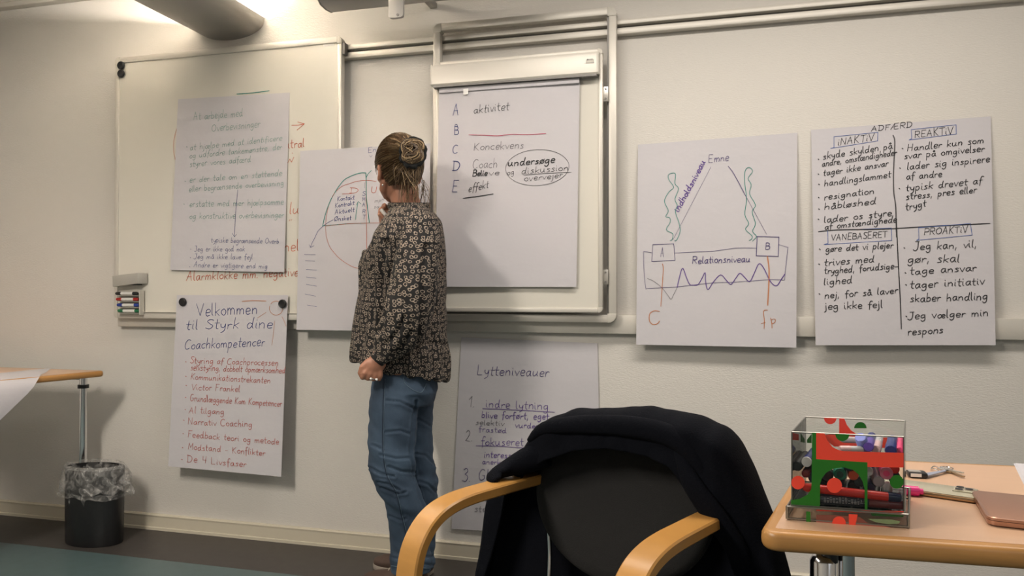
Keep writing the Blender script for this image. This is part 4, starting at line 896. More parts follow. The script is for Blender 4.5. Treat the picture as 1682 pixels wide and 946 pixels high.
pen('p', P(u0 + 0.004, 0.0095, bz0 + 0.0080), -e1, 0.0068, 0.050, mar, dred, 'dark maroon pen stub beside the thick black marker in the box', capfrac=0.4)
for i, (u, z) in enumerate(((0.030, 0.009), (0.050, 0.009), (0.070, 0.009), (0.09, 0.009), (0.11, 0.009), (0.128, 0.009), (0.040, 0.026), (0.062, 0.026), (0.084, 0.026), (0.106, 0.026))):
    pen('p', P(u, 0.024, bz0 + z), e2v, 0.0084, 0.10, [nvy, blk, dred][i % 3], [blk, nvy][i % 2], 'dark pen in the bottom layer of the pen box')
# upper layer: pens and tips sticking up
def lean(a, b, tip, r, body, cap, label, d=0.06, ln=0.1):
    u, z = uz(a, b, d); p = P(u, d, z); pen('p', p, tip, r, ln, body, cap, label, capfrac=0.45)
lean(645, 215, -ZU * 0.5 + e2v * 0.5 + e1 * 0.1, 0.0085, lil, lil, 'lilac blue pen sticking up highest in the pen box', 0.035, 0.08)
lean(705, 290, e2v, 0.0075, blu, cD('violet', (0.12, 0.06, 0.4)), 'violet pen right of the lilac one on top of the pile', 0.03)
lean(490, 308, e1 + e2v * 0.25, 0.0060, wht, cD('pale_pink', (0.75, 0.5, 0.5)), 'white and pale pink pen tip on top of the pile', 0.025, 0.035)
lean(870, 318, e2v, 0.0085, blu, blu, 'blue pen end on top of the pile at right', 0.03)
lean(760, 310, e2v, 0.0072, wht, cD('pale_pink', (0.75, 0.5, 0.5)), 'pale pen between violet and blue ends on top', 0.035)
lean(800, 250, -e1 + e2v * 0.1, 0.0055, gry, gry, 'thin grey pen lying along the back of the pile', 0.10, 0.06)
lean(935, 320, e2v, 0.0060, pnk, pnk, 'pink pen end at the right wall on top', 0.035)

# --- keys with tag, phone, highlighter, laptop, papers
TZ = ZT + 0.0005
def T(px, py, z=TZ): return onlevel(px, py, z)
C2 = lambda a, b: (1450 + a / 5.914, 740 + b / 5.914)
k0, k1 = T(*C2(235, 250)), T(*C2(425, 262)); kd = (k1 - k0).normalized(); kn = Vector((-kd.y, kd.x, 0)); kc = (k0 + k1) / 2
kt = thing('key_ring', kc, 'bunch of keys with a black and silver tag behind the phone', 'keys')
mk('tag', MB().box(kc + ZU * 0.0055, ((k1 - k0).length, 0.028, 0.010), (kd, kn, ZU)), M_black, kt, bevel=0.0035)
mk('tag_plate', MB().box(kc + ZU * 0.0108 - kd * 0.004, ((k1 - k0).length * 0.62, 0.016, 0.001), (kd, kn, ZU)), M_alu, kt, smooth=0)
mk('tag_window', MB().box(kc + ZU * 0.006 - kn * 0.0142 - kd * 0.004, ((k1 - k0).length * 0.55, 0.0008, 0.006), (kd, kn, ZU)), M_white, kt, smooth=0)
s1 = T(*C2(610, 222)); mk('strap', MB().prism([k1 + kn * 0.011 + ZU * 0.004, k1 - kn * 0.010 + ZU * 0.004, s1 - kn * 0.004 + ZU * 0.004, s1 + kn * 0.004 + ZU * 0.004], ZU * 0.002), cD('strap', (0.30, 0.33, 0.42)), kt, smooth=0)
rc = T(*C2(560, 200)); rad = 0.0155
mk('ring', MB().tube([rc + Vector((rad * math.cos(i / 12 * math.pi), rad * math.sin(i / 12 * math.pi), 0.004 + 0.002 * math.sin(i))) for i in range(25)], 0.0011, 8), M_chrome, kt)
mk('ring', MB().tube([rc + Vector((0.012 + rad * .7 * math.cos(i / 12 * math.pi), 0.004 + rad * .7 * math.sin(i / 12 * math.pi), 0.006)) for i in range(25)], 0.0010, 8), M_chrome, kt)
g0, g1 = T(*C2(610, 200)), T(*C2(792, 272)); gd = (g1 - g0).normalized(); gn = Vector((-gd.y, gd.x, 0)); gl = (g1 - g0).length
M_br = mat('worn_brass', (0.42, 0.32, 0.20), 0.35, 0.9)
kp = [(0, -.009), (0.008, -.011), (0.018, -.009), (0.022, -.003), (gl - .003, -.003), (gl, 0), (gl - .002, .0028), (gl - .008, .0012), (gl - .012, .003), (gl - .018, .001), (gl - .022, .003), (0.022, .003), (0.018, .009), (0.008, .011), (0, .009)]
mk('key', MB().prism([g0 + gd * a + gn * b + ZU * 0.002 for a, b in kp], ZU * 0.0022), M_br, kt, smooth=0)
mk('key', MB().prism([g0 + Vector((-.01, 0, 0)) + (gd * math.cos(.5) + gn * math.sin(.5)) * a * .8 + (gn * math.cos(.5) - gd * math.sin(.5)) * b + ZU * 0.0045 for a, b in kp], ZU * 0.0022), M_alu, kt, smooth=0)

h0 = T(*C2(250, 425)); h1 = T(*C2(850, 513)); h2 = T(*C2(1012, 425)); hd_ = (h1 - h0).normalized(); hn = Vector((-hd_.y, hd_.x, 0))
LEN = 0.150; WID = 0.073; hc = h1 - hd_ * (LEN / 2 - 0.008) + hn * WID / 2
ph = thing('phone', hc, 'gold edged phone lying face down beside the pen box', 'phone')
mk('frame', MB().box(hc + ZU * 0.0042, (LEN, WID, 0.0082), (hd_, hn, ZU)), mat('gold_frame', (0.45, 0.30, 0.17), 0.3, 0.85), ph, bevel=0.0038)
mk('back_glass', MB().box(hc + ZU * 0.0084, (LEN - 0.006, WID - 0.006, 0.0008), (hd_, hn, ZU)), mat('pale_back_glass', (0.50, 0.46, 0.34), 0.2), ph, bevel=0.0003)
cc = hc + hd_ * (LEN / 2 - 0.022) + hn * (WID / 2 - 0.024)
cp = mk('camera_bump', MB().box(cc + ZU * 0.0096, (0.030, 0.034, 0.0018), (hd_, hn, ZU)), mat('pale_back_glass', (0, 0, 0)), ph, bevel=0.0008)
for a, b in ((-.006, -.008), (-.006, .008), (.008, 0)):
    p = cc + hd_ * a + hn * b; mk('lens', MB().tube([p + ZU * 0.010, p + ZU * 0.0125], 0.0058, 16), M_black, cp); mk('lens_ring', MB().tube([p + ZU * 0.0100, p + ZU * 0.0118], 0.0070, 16), M_alu, cp)

m0 = T(*C2(225, 430)); m1 = T(*C2(350, 440)); md_ = (m1 - m0).normalized(); m0 = Vector((m0.x, m0.y, TZ + 0.0085)); 
hl = thing('highlighter', m0 - ZU * 0.0085, 'hot pink highlighter cap showing between pen box and phone', 'marker')
st_ = T(*C2(352, 445)); st_ = Vector((st_.x, st_.y, TZ + 0.0085))
mk('cap', MB().tube([st_ - md_ * 0.032, st_ - md_ * 0.001, st_], [0.0082, 0.0082, 0.0070], 18), hpk, hl)
mk('clip', MB().tube([st_ - md_ * 0.001, st_ + md_ * 0.006], [0.0052, 0.0048], 14), hpk, hl)

l0 = T(*C2(1018, 735)); l1 = T(*C2(930, 470)); l2 = T(*C2(1372, 770))
ld = (l2 - l0).normalized(); le_ = (l1 - l0).normalized(); ld = (ld + Vector((le_.y, -le_.x, 0))).normalized(); ln_ = Vector((-ld.y, ld.x, 0))
LW, LD = 0.30, (l1 - l0).dot(ln_)
lpt = thing('laptop', l0 + ld * LW / 2 + ln_ * LD / 2, 'closed rose gold laptop at the right edge of the table', 'laptop')
shear = (l1 - l0).dot(ld)
M_rose = mat('rose_gold_aluminium', (0.42, 0.235, 0.165), 0.35, 0.7)
def rr(z, g, rad=0.012):
    pts = []; W_, D_ = LW, LD
    for cx, cy, a0 in ((g + rad, g + rad, 180), (W_ - g - rad, g + rad, 270), (W_ - g - rad, D_ - g - rad, 0), (g + rad, D_ - g - rad, 90)):
        for i in range(6):
            an = math.radians(a0 + 90 * i / 5); pts.append((cx + rad * math.cos(an), cy + rad * math.sin(an)))
    c_, s_ = math.cos(LROT), math.sin(LROT)
    return [l0 + ld * (x * c_ - y * s_) + ln_ * (x * s_ + y * c_) + ZU * (z) for x, y in pts]
LROT = math.radians(0)
mk('base', MB().loft([rr(0.0, 0.005), rr(0.002, 0.001), rr(0.0085, 0.0)]), M_rose, lpt, smooth=50)
mk('lid', MB().loft([rr(0.0092, 0.0), rr(0.0128, 0.0), rr(0.0140, 0.0015)]), M_rose, lpt, smooth=30)
mk('hinge_gap', MB().loft([rr(0.0085, 0.002), rr(0.0092, 0.002)]), M_black, lpt, smooth=0)
q0, q1 = T(*C2(1270, 127)), T(*C2(1372, 335)); qd = (q1 - q0).normalized(); qn = Vector((qd.y, -qd.x, 0)); 
if qn.x < 0: qn = -qn
pz = MB()
for i in range(3):
    o_ = q0 + qn * 0.002 * i + ZU * (0.0006 * i); pz.prism([o_, o_ + qn * 0.25, o_ + qn * 0.25 + qd * 0.19, o_ + qd * 0.19], ZU * 0.0005)
pp = mk('paper_stack', pz, M_paper, smooth=0); tag(pp, 'white papers at the far right edge of the table', 'paper')

# ------------------------------------------------------------ armchair with jacket
CA = Vector((0.785, -0.619)); CF = Vector((-0.619, -0.785))
def CP(a, f, z):
    """chair frame: a across from left arm, f towards the sitter's front, z height"""
    X = 0.04 + CA.x * a + CF.x * f; Z = 1.58 + CA.y * a + CF.y * f
    p = EYE + RH * X + FH * Z; return Vector((p.x, p.y, z))
ax3 = (CP(1, 0, 0) - CP(0, 0, 0)).normalized(); fx3 = (CP(0, 1, 0) - CP(0, 0, 0)).normalized()
ch = thing('armchair', CP(0.205, 0.2, 0), 'beech armchair with dark round back and jacket over it', 'chair')
def armrest(a):
    pts = [CP(a, -0.02, 0.686), CP(a, 0.06, 0.689), CP(a, 0.14, 0.691), CP(a, 0.20, 0.692), CP(a, 0.25, 0.689), CP(a, 0.29, 0.679), CP(a, 0.32, 0.660), CP(a, 0.342, 0.632), CP(a, 0.353, 0.598), CP(a, 0.358, 0.55), CP(a, 0.360, 0.45), CP(a, 0.362, 0.2), CP(a, 0.366, 0.0)]
    P2 = crom(pts, 4); n = len(P2)
    return mk('armrest', MB().tube(P2, [(0.0245, 0.0105)] * n, 0, side=ax3), M_beech, ch, smooth=32)
armrest(0.0); armrest(0.42)
# round upholstered back
bkc = CP(0.205, 0.0, 0.680); tilt = (ZU * 0.985 - fx3 * 0.17).normalized(); nb = ax3.cross(tilt); nb = nb if nb.dot(fx3) > 0 else -nb
rings = []
for d, s in ((-0.018, 0.90), (-0.014, 0.98), (-0.004, 1.0), (0.008, 0.985), (0.016, 0.93), (0.019, 0.82), (0.014, 0.5), (0.010, 0.15)):
    rings.append([bkc + nb * (d - 0.02) + ax3 * (0.200 * s * math.cos(2 * math.pi * i / 56)) + tilt * (0.165 * s * math.sin(2 * math.pi * i / 56)) for i in range(56)])
mk('backrest', MB().loft(rings), M_uph, ch, smooth=60)
for a, q in ((0.045, 0),):
    mk('back_post', MB().tube(crom([CP(a - 0.004, q - 0.008, 0.615), CP(a, q - 0.005, 0.58), CP(a + 0.004, q - 0.002, 0.53), CP(a + 0.008, 0.01, 0.45), CP(a + 0.006, 0.02, 0.42)], 5), 0.0045, 12), M_chrome, ch)
st = []
for z, s in ((0.405, 0.96), (0.41, 1.0), (0.445, 1.0), (0.462, 0.95), (0.468, 0.8), (0.466, 0.3)):
    st.append([CP(0.21 + 0.225 * s * math.copysign(abs(math.cos(t)) ** 0.6, math.cos(t)), 0.20 + 0.21 * s * math.copysign(abs(math.sin(t)) ** 0.6, math.sin(t)), z) for t in [2 * math.pi * i / 40 for i in range(40)]])
mk('seat', MB().loft(st), M_uph, ch, smooth=60)
for a in (0.0, 0.42):
    mk('leg', MB().tube([CP(a, -0.02, 0.45), CP(a, -0.03, 0.40), CP(a, -0.07, 0.0)], [(0.020, 0.0125)] * 3, 16, side=ax3, power=0.45), M_beech, ch)
    mk('rail', MB().tube([CP(a, -0.03, 0.41), CP(a, 0.36, 0.41)], [(0.010, 0.02)] * 2, 12, side=ax3, power=0.5), M_beech, ch)

# jacket
rA = [-0.16, -0.135, -0.115, -0.10, -0.075, -0.035, -0.006, 0.02, 0.053, 0.12, 0.193, 0.286, 0.348, 0.395, 0.428, 0.446, 0.465, 0.484, 0.500, 0.520, 0.545]
rZ = [0.34, 0.48, 0.58, 0.655, 0.676, 0.700, 0.742, 0.778, 0.818, 0.842, 0.852, 0.864, 0.859, 0.850, 0.842, 0.826, 0.785, 0.735, 0.695, 0.640, 0.50]
hA = [-0.16, -0.04, 0.0, 0.02, 0.07, 0.14, 0.22, 0.30, 0.345, 0.39, 0.43, 0.46, 0.545]
hZ = [0.30, 0.66, 0.685, 0.706, 0.742, 0.772, 0.785, 0.785, 0.770, 0.715, 0.69, 0.60, 0.40]
mb = MB(); NA = 110; rowsJ = []
for i in range(NA + 1):
    a = -0.155 + (0.545 + 0.155) * i / NA
    zt = interp(rA, rZ, a) + 0.004 * noise.noise(Vector((a * 30, 0, 0))); zh = min(interp(hA, hZ, a), zt - 0.02)
    ins = max(0.0, min(1.0, (a + 0.06) / 0.08, (0.50 - a) / 0.07)); fr = 0.012 + 0.030 * ins; prof = []
    for k in range(14): prof.append((-0.050, 0.14 + (zt - 0.03 - 0.14) * k / 13))
    for k in range(1, 8):
        t = math.pi * k / 8; prof.append((-0.050 + (fr + 0.050) * 0.5 * (1 - math.cos(t)), zt - 0.03 + 0.03 * math.sin(t)))
    for k in range(8): prof.append((fr, zt - 0.03 - (zt - 0.03 - zh) * k / 7 if zt - 0.03 > zh else zt - 0.03 - 0.001 * k))
    row = []
    for k, (f, z) in enumerate(prof):
        amp = min(1.0, (0.87 - z) * 5 + 0.15)
        dis = 0.020 * amp * noise.noise(Vector((a * 9, z * 2.2, k > 14))) + 0.008 * noise.noise(Vector((a * 26, z * 9, 3)))
        sgn = -1 if k < 14 else 1
        if k >= 14: dis = 0.010 * abs(noise.noise(Vector((a * 8 + z * 10, z * 9, 5)))) + 0.006 * noise.noise(Vector((a * 22, z * 22, 3)))
        aa = a + 0.010 * noise.noise(Vector((a * 7, z * 6, 8))) * (1 if z < 0.7 else 0)
        row.append(CP(aa, f + sgn * (abs(dis) if k >= 14 else dis - 0.012), z + (0.004 * noise.noise(Vector((a * 15, z * 10, 1))))))
    rowsJ.append(row)
nk = len(rowsJ[0]); vs = [p for r_ in rowsJ for p in r_]
fs = [(i * nk + k, (i + 1) * nk + k, (i + 1) * nk + k + 1, i * nk + k + 1) for i in range(NA) for k in range(nk - 1)]
mb.add(vs, fs)
jk = mk('jacket_tmp', mb, M_jacket, smooth=70)
sol = jk.modifiers.new('thick', 'SOLIDIFY'); sol.thickness = 0.006; sol.offset = 1
sb = jk.modifiers.new('sub', 'SUBSURF'); sb.levels = 1; sb.render_levels = 1
jk.name = 'jacket'; WORLD['jacket'] = WORLD['jacket_tmp']; tag(jk, 'dark navy wool jacket draped over the back of the armchair', 'jacket')
# sleeve resting over the left arm, collar ridge, lapel, buttons
def jpart(nm, pts, r, m=M_jacket, n=16):
    P2 = crom(pts, 4); k = len(P2); rs = [interp(list(range(len(r))), [q[0] for q in r], i / 4) for i in range(k)]; rt_ = [interp(list(range(len(r))), [q[1] for q in r], i / 4) for i in range(k)]
    return mk(nm, MB().tube(P2, list(zip(rs, rt_)), n), m, jk, smooth=70)
jpart('sleeve', [CP(0.06, 0.03, 0.755), CP(0.02, 0.045, 0.735), CP(-0.01, 0.065, 0.720), CP(-0.015, 0.10, 0.712), CP(0.0, 0.115, 0.705)], [(0.030, 0.02), (0.026, 0.022), (0.018, 0.024), (0.011, 0.022), (0.004, 0.010)])
jpart('collar', [CP(0.03, 0.035, 0.778), CP(0.07, 0.045, 0.808), CP(0.16, 0.048, 0.826), CP(0.27, 0.048, 0.834), CP(0.35, 0.046, 0.825), CP(0.395, 0.042, 0.79), CP(0.42, 0.035, 0.74)], [(0.008, 0.012), (0.014, 0.012), (0.018, 0.012), (0.020, 0.012), (0.020, 0.012), (0.016, 0.012), (0.008, 0.01)])
jpart('lapel', [CP(0.36, 0.04, 0.80), CP(0.39, 0.05, 0.75), CP(0.43, 0.048, 0.70), CP(0.465, 0.03, 0.64), CP(0.47, 0.02, 0.58)], [(0.010, 0.010), (0.022, 0.012), (0.026, 0.012), (0.022, 0.012), (0.008, 0.008)])
for px, py, f in ((1233, 884, 0.0),):
    u = (px - 841) / F; a = None; best = 9
    for i in range(-20, 60):
        p = CP(i * 0.01, 0.012, 0.65); dd = p - EYE; uu = dd.dot(RH) / dd.dot(FH)
        if abs(uu - u) < best: best = abs(uu - u); a = i * 0.01; Zb = dd.dot(FH)
    z = H - (py - 483) * Zb / F
    c = CP(a, 0.024 if px > 1000 else 0.0, z); mk('button', MB().tube([c - fx3 * 0.012, c + fx3 * 0.001, c + fx3 * 0.003], [0.010, 0.010, 0.007], 18), mat('button_horn', (0.012, 0.012, 0.014), 0.6), jk)

# ------------------------------------------------------------ the woman
ZP = 2.72; S = ZP / F
def W(px, py, d=0.0): return at(px, py, ZP + d)
base = onlevel(668, 964, 0.0)
wm = thing('person', Vector((base.x, base.y, 0)), 'woman with hair in a bun, patterned blouse and jeans, standing at the wall sheets', 'person')
R_, A_ = RH, FH                                        # image right, away from camera
hc_ = W(654, 272, 0.0)
HF = (RH * -0.53 + FH * 0.85).normalized(); HL = (RH * -0.85 + FH * -0.53).normalized()   # head forward, head left
def HP(f, l, u): return hc_ + HF * f + HL * l + ZU * u
b = MB()
HX = (HF, HL, ZU)
b.ell(HP(-0.010, 0, 0.012), (0.093, 0.072, 0.098), HX, 32, 20)           # cranium
b.ell(HP(0.022, 0, -0.045), (0.068, 0.058, 0.082), HX, 28, 18)            # face
b.ell(HP(0.052, 0, -0.108), (0.030, 0.030, 0.024), HX, 16, 10)            # chin
for s in (-1, 1):
    b.tube([HP(-0.012, s * 0.055, -0.055), HP(0.018, s * 0.048, -0.088), HP(0.05, s * 0.022, -0.112)], [0.018, 0.018, 0.014], 10)  # jaw
    b.ell(HP(0.062, s * 0.034, -0.042), (0.022, 0.022, 0.020), HX, 12, 8)  # cheek
    b.ell(HP(0.078, s * 0.030, 0.004), (0.012, 0.022, 0.008), HX, 12, 8)   # brow
    # ear
    ec = HP(-0.010, s * 0.077, -0.030)
    b.ell(ec - HL * s * 0.004, (0.017, 0.009, 0.031), ((HF * 0.94 - ZU * 0.2).normalized(), (HL * s * 0.9 - HF * 0.4).normalized(), ZU), 14, 10)
    b.tube([ec + HF * 0.012 + ZU * 0.008 + HL * s * 0.003, ec + ZU * 0.029 + HL * s * 0.005, ec - HF * 0.014 + ZU * 0.014 + HL * s * 0.009, ec - HF * 0.010 - ZU * 0.012 + HL * s * 0.007, ec + HF * 0.002 - ZU * 0.032 + HL * s * 0.002], [0.003, 0.004, 0.004, 0.004, 0.006], 8)
b.tube([HP(0.083, 0, 0.004), HP(0.098, 0, -0.020), HP(0.108, 0, -0.040), HP(0.090, 0, -0.050)], [0.007, 0.009, 0.011, 0.006], 10)      # nose
for dz, r in ((-0.068, 0.0075), (-0.079, 0.0085)): b.tube([HP(0.072, -0.022, dz), HP(0.086, 0, dz + 0.001), HP(0.072, 0.022, dz)], [0.003, r, 0.003], 8)
# neck, torso core, hips
b.tube([W(664, 300, 0.01), W(665, 325, 0.01), W(669, 345, 0.02), W(674, 362, 0.02)], [0.050, 0.052, 0.058, 0.085], 24)
def ring(px0, px1, py, hd, d=0.0, n=40, py2=None, pw=0.9):
    c = W((px0 + px1) / 2, py, d); hw = (px1 - px0) / 2 * S; out = []
    for i in range(n):
        t = 2 * math.pi * i / n; cx = math.copysign(abs(math.cos(t)) ** pw, math.cos(t)); cy = math.copysign(abs(math.sin(t)) ** pw, math.sin(t))
        z = c.z if py2 is None else c.z + ((py - py2) * S) * (cx * 0.5 + 0.5)
        q = c + R_ * (hw * cx) + A_ * (hd * cy); q.z = z; out.append(q)
    return out
b.loft([ring(654, 698, 352, 0.07), ring(652, 708, 375, 0.12), ring(650, 712, 410, 0.11), ring(645, 712, 470, 0.09), ring(640, 712, 530, 0.08), ring(626, 710, 590, 0.10), ring(618, 712, 640, 0.14)])
# arms under the sleeves
LSh, LEl, LWr = W(688, 384, -0.16), W(672, 492, -0.20), W(627, 578, -0.185)
RSh, REl, RWr = W(672, 384, 0.12), W(612, 446, 0.125), W(634, 368, 0.065)
for a, e, w_ in ((LSh, LEl, LWr), (RSh, REl, RWr)):
    b.tube([a, a.lerp(e, 0.5), e, e.lerp(w_, 0.4), w_], [0.034, 0.030, 0.024, 0.021, 0.021], 14)
# left fist: palm, four curled fingers, thumb
lh = W(616, 602, -0.185); hdn = (W(610, 625, -0.185) - LWr).normalized()
hside = (RH * 0.92 + FH * 0.25 + ZU * -0.15).normalized(); hfr = hdn.cross(hside).normalized(); 
if hfr.dot(A_) > 0: hfr = -hfr                         # towards the camera = back of the hand
b.tube([LWr, LWr.lerp(lh, 0.5)], [(0.025, 0.021), (0.030, 0.020)], 14, side=hside)
b.ell(lh + ZU * 0.006, (0.037, 0.022, 0.036), (hside, hfr, hdn), 18, 12)
for i, (o_, l_) in enumerate(((-0.028, 0.95), (-0.009, 1.05), (0.010, 1.0), (0.027, 0.85))):
    kn_ = lh + hside * o_ + hdn * 0.026 + hfr * 0.010
    b.tube([lh + hside * o_ * 0.7 + hdn * 0.004 + hfr * 0.006, kn_, kn_ + hdn * 0.018 * l_ - hfr * 0.006, kn_ + hdn * 0.022 * l_ - hfr * 0.026, kn_ + hdn * 0.006 - hfr * 0.034, kn_ - hdn * 0.010 - hfr * 0.026], [0.009, 0.0098, 0.0092, 0.0088, 0.0082, 0.007], 10)
b.tube([lh - hside * 0.026 - hdn * 0.016, lh - hside * 0.040 + hdn * 0.006 + hfr * 0.002, lh - hside * 0.040 + hdn * 0.030 - hfr * 0.004, lh - hside * 0.022 + hdn * 0.050 - hfr * 0.008], [0.013, 0.012, 0.0105, 0.0085], 10)
# right hand closed around a marker by the chin
rh = W(633, 352, 0.055); m_a, m_b = W(625.5, 343.5, 0.02), W(637, 357.5, 0.03); mdv = (m_b - m_a).normalized()
rdir = (W(630, 340, 0.05) - RWr).normalized()
b.tube([RWr, rh], [0.024, 0.028], 14); b.ell(rh + R_ * 0.004, (0.030, 0.024, 0.036), (R_, A_, ZU), 16, 12)
mid = m_a.lerp(m_b, 0.45)
for i in range(4):
    c = m_a.lerp(m_b, 0.25 + 0.24 * i) ; root = rh + ZU * (0.026 - 0.018 * i) + A_ * 0.002
    out_ = -R_ * 0.016 - ZU * 0.010
    b.tube([root, root + (c - root) * 0.5 + A_ * 0.004 - R_ * (0.014), c - R_ * 0.012 - ZU * 0.014 + A_ * 0.008, c - R_ * 0.006 - ZU * 0.012 - A_ * 0.010], [0.0098, 0.0095, 0.0088, 0.0072], 10)
b.tube([rh + R_ * 0.006 + ZU * 0.010 - A_ * 0.012, rh + ZU * 0.034 - A_ * 0.016 - R_ * 0.002, m_a.lerp(m_b, 0.3) + ZU * 0.014 + R_ * 0.006 - A_ * 0.004], [0.012, 0.0105, 0.0080], 10)
# legs core and feet
def leg(pts, rs): b.tube(pts, rs, 16)
leg([W(652, 600, -0.08), W(648, 657, -0.08), W(645, 785, -0.09), W(667, 850, -0.05), W(672, 925, -0.03), W(672, 938, -0.03)], [0.060, 0.050, 0.042, 0.040, 0.038, 0.038])
leg([W(682, 600, 0.07), W(688, 657, 0.08), W(690, 785, 0.09), W(695, 850, 0.11), W(697, 928, 0.13)], [0.050, 0.034, 0.034, 0.034, 0.034])
body = mk('body', remesh(b, 0.0042, 3), M_skin, wm, smooth=0)
for p in body.data.polygons: p.use_smooth = True
for s in (-1, 1):
    e = mk('eye', MB().ell(HP(0.066, s * 0.030, -0.012), (0.012, 0.012, 0.012), HX, 14, 10), M_white, body); mk('iris', MB().ell(HP(0.0768, s * 0.030, -0.012), (0.0022, 0.005, 0.005), HX, 10, 8), M_black, e)

# blouse: torso, sleeves with cuffs, flared hem
c_ = MB()
c_.loft([ring(652, 700, 336, 0.060, 0.015), ring(642, 709, 344, 0.085, 0.01), ring(640, 716, 353, 0.125), ring(632, 723, 367, 0.155), ring(618, 727, 388, 0.165), ring(606, 730, 410, 0.165, 0.01), ring(600, 731, 430, 0.17, 0.02),
         ring(597, 732, 470, 0.15, 0.02), ring(594, 733, 520, 0.15, 0.02), ring(592, 733, 562, 0.155, 0.02), ring(592, 737, 580, 0.17, 0.02), ring(590, 738, 594, 0.165, 0.01, py2=624)])
# far sleeve: upper arm and the raised forearm
c_.tube(crom([RSh, RSh.lerp(REl, 0.5), REl, REl.lerp(RWr, 0.5), RWr], 4), [interp([0, 4, 8, 12, 16], [0.062, 0.060, 0.064, 0.046, 0.026], i) for i in range(17)], 20)
# hanging blouse front
c_.loft([ring(596, 650, 412, 0.06, 0.06), ring(591, 650, 445, 0.08, 0.05), ring(590, 648, 480, 0.085, 0.04), ring(585, 640, 520, 0.085, 0.03), ring(580, 634, 558, 0.09, 0.02), ring(577.5, 628, 580, 0.09, 0.02), ring(579, 622, 593, 0.075, 0.02)])
# near sleeve, full above a gathered cuff
SL = crom([W(694, 366, -0.13), W(690, 400, -0.165), W(682, 450, -0.19), W(672, 505, -0.20), W(656, 545, -0.195), W(638, 572, -0.19), W(624, 588, -0.185)], 5)
c_.tube(SL, [interp([0, 5, 10, 15, 20, 25, 30], [0.060, 0.070, 0.078, 0.085, 0.078, 0.050, 0.029], i) for i in range(len(SL))], 24)
CREASE = [([(636, 398), (630, 430), (627, 470), (628, 505), (622, 545)], 4.5, 0.016), ([(700, 405), (695, 440), (693, 480), (692, 520), (687, 560), (679, 592)], 4.0, 0.014),
          ([(664, 520), (652, 548), (634, 566)], 3.5, 0.010), ([(676, 545), (664, 566), (648, 580)], 3.5, 0.009), ([(690, 566), (712, 564), (738, 566)], 2.5, 0.007), ([(712, 400), (710, 450), (713, 520)], 3.0, 0.007),
          ([(640, 352), (664, 362), (695, 372), (725, 372)], 2.2, 0.004), ([(597, 450), (603, 500), (598, 560)], 3.5, 0.007), ([(612, 440), (615, 500), (610, 570)], 3.0, 0.006), ([(722, 400), (722, 470), (724, 550)], 3.0, 0.006), ([(660, 420), (662, 470), (656, 520)], 3.0, 0.005)]
def segd(p, a, b):
    ax, ay = b[0] - a[0], b[1] - a[1]; t = max(0, min(1, ((p[0] - a[0]) * ax + (p[1] - a[1]) * ay) / (ax * ax + ay * ay)))
    return math.hypot(p[0] - a[0] - ax * t, p[1] - a[1] - ay * t)
def folds(co, n):
    q = co - W(660, 450)
    s = q.dot(R_); z = q.z
    v = 0.012 * noise.noise(Vector((s * 15, q.dot(A_) * 15, z * 4))) + 0.006 * noise.noise(Vector((s * 38, q.dot(A_) * 38, z * 13)))
    if z < -0.22: v += 0.006 * math.sin(s * 90 + q.dot(A_) * 70) * min(1, (-0.22 - z) * 9)
    if n.dot(A_) < -0.1:
        d = co - EYE; w_ = d.dot(fw); px = (841 + F * d.dot(RT) / w_, 473 - F * d.dot(UP) / w_)
        for pts, wd, amp in CREASE:
            dd = min(segd(px, pts[i], pts[i + 1]) for i in range(len(pts) - 1))
            if dd < wd * 3.5: v += amp * (0.35 * math.exp(-((dd - wd * 2) / wd) ** 2) - math.exp(-(dd / wd) ** 2))
    return n * v
M_bl = m_blouse()
bl = mk('blouse', remesh(c_, 0.0068, 4, folds), M_bl, wm, smooth=0)
# cloth layout of the print: metres round the body and up it, seam on the far side
axp = W(675, 450, 0.02)
def printuv(o):
    me = o.data; uv = me.uv_layers.new(name='cloth'); og = WORLD[o.name]; val = []
    for v in me.vertices:
        q = v.co + og - axp; val.append((math.atan2(q.dot(R_), -q.dot(A_)) * 0.235, q.z + 0.35 * abs(q.dot(A_) * 0.3)))
    for lp_ in me.loops: uv.data[lp_.index].uv = val[lp_.vertex_index]
printuv(bl)
for p in bl.data.polygons: p.use_smooth = True
mk('collar', MB().tube([W(672 + 34 * math.cos(t / 12 * math.pi), 338 - 3 * math.sin(t / 12 * math.pi) * 0, 0.02 + 0.075 * math.sin(t / 12 * math.pi)) for t in range(25)], [(0.012, 0.004)] * 25, 8, cap=False, side=ZU), M_bl, bl)
printuv(bl.children[0])
cf = MB(); cf.tube([W(626.5, 584, -0.185), W(619, 592.5, -0.185)], [0.0295, 0.0285], 24); printuv(mk('cuff', cf, M_bl, bl))

# jeans
j = MB()
j.loft([ring(620, 708, 588, 0.115), ring(615, 714, 612, 0.135), ring(611, 719, 640, 0.155), ring(616, 712, 662, 0.13)])
near = [(648, 612, -.065, 33, .075), (647, 657, -.075, 38.5, .098), (645, 700, -.08, 38.5, .090), (643, 746, -.085, 37, .082), (646, 785, -.085, 35.5, .078), (661, 815, -.075, 31, .074), (668, 835, -.06, 31, .072), (672, 870, -.05, 31.5, .070), (674, 900, -.04, 32.5, .070), (675, 925, -.035, 34, .072), (675, 937, -.03, 34.5, .073)]
far = [(684, 615, .065, 30, .075), (685, 657, .09, 29, .092), (684, 700, .095, 27, .085), (686, 746, .10, 26, .080), (693, 790, .105, 27, .076), (693, 830, .11, 27, .072), (690, 870, .115, 27, .070), (688, 910, .12, 27, .070), (688, 930, .12, 27, .070)]
for lst in (near, far):
    rg = []
    for x, y, d, hw, hd in lst: rg.append(ring(x - hw, x + hw, y, hd, d, 28, pw=1.0))
    j.loft(rg)
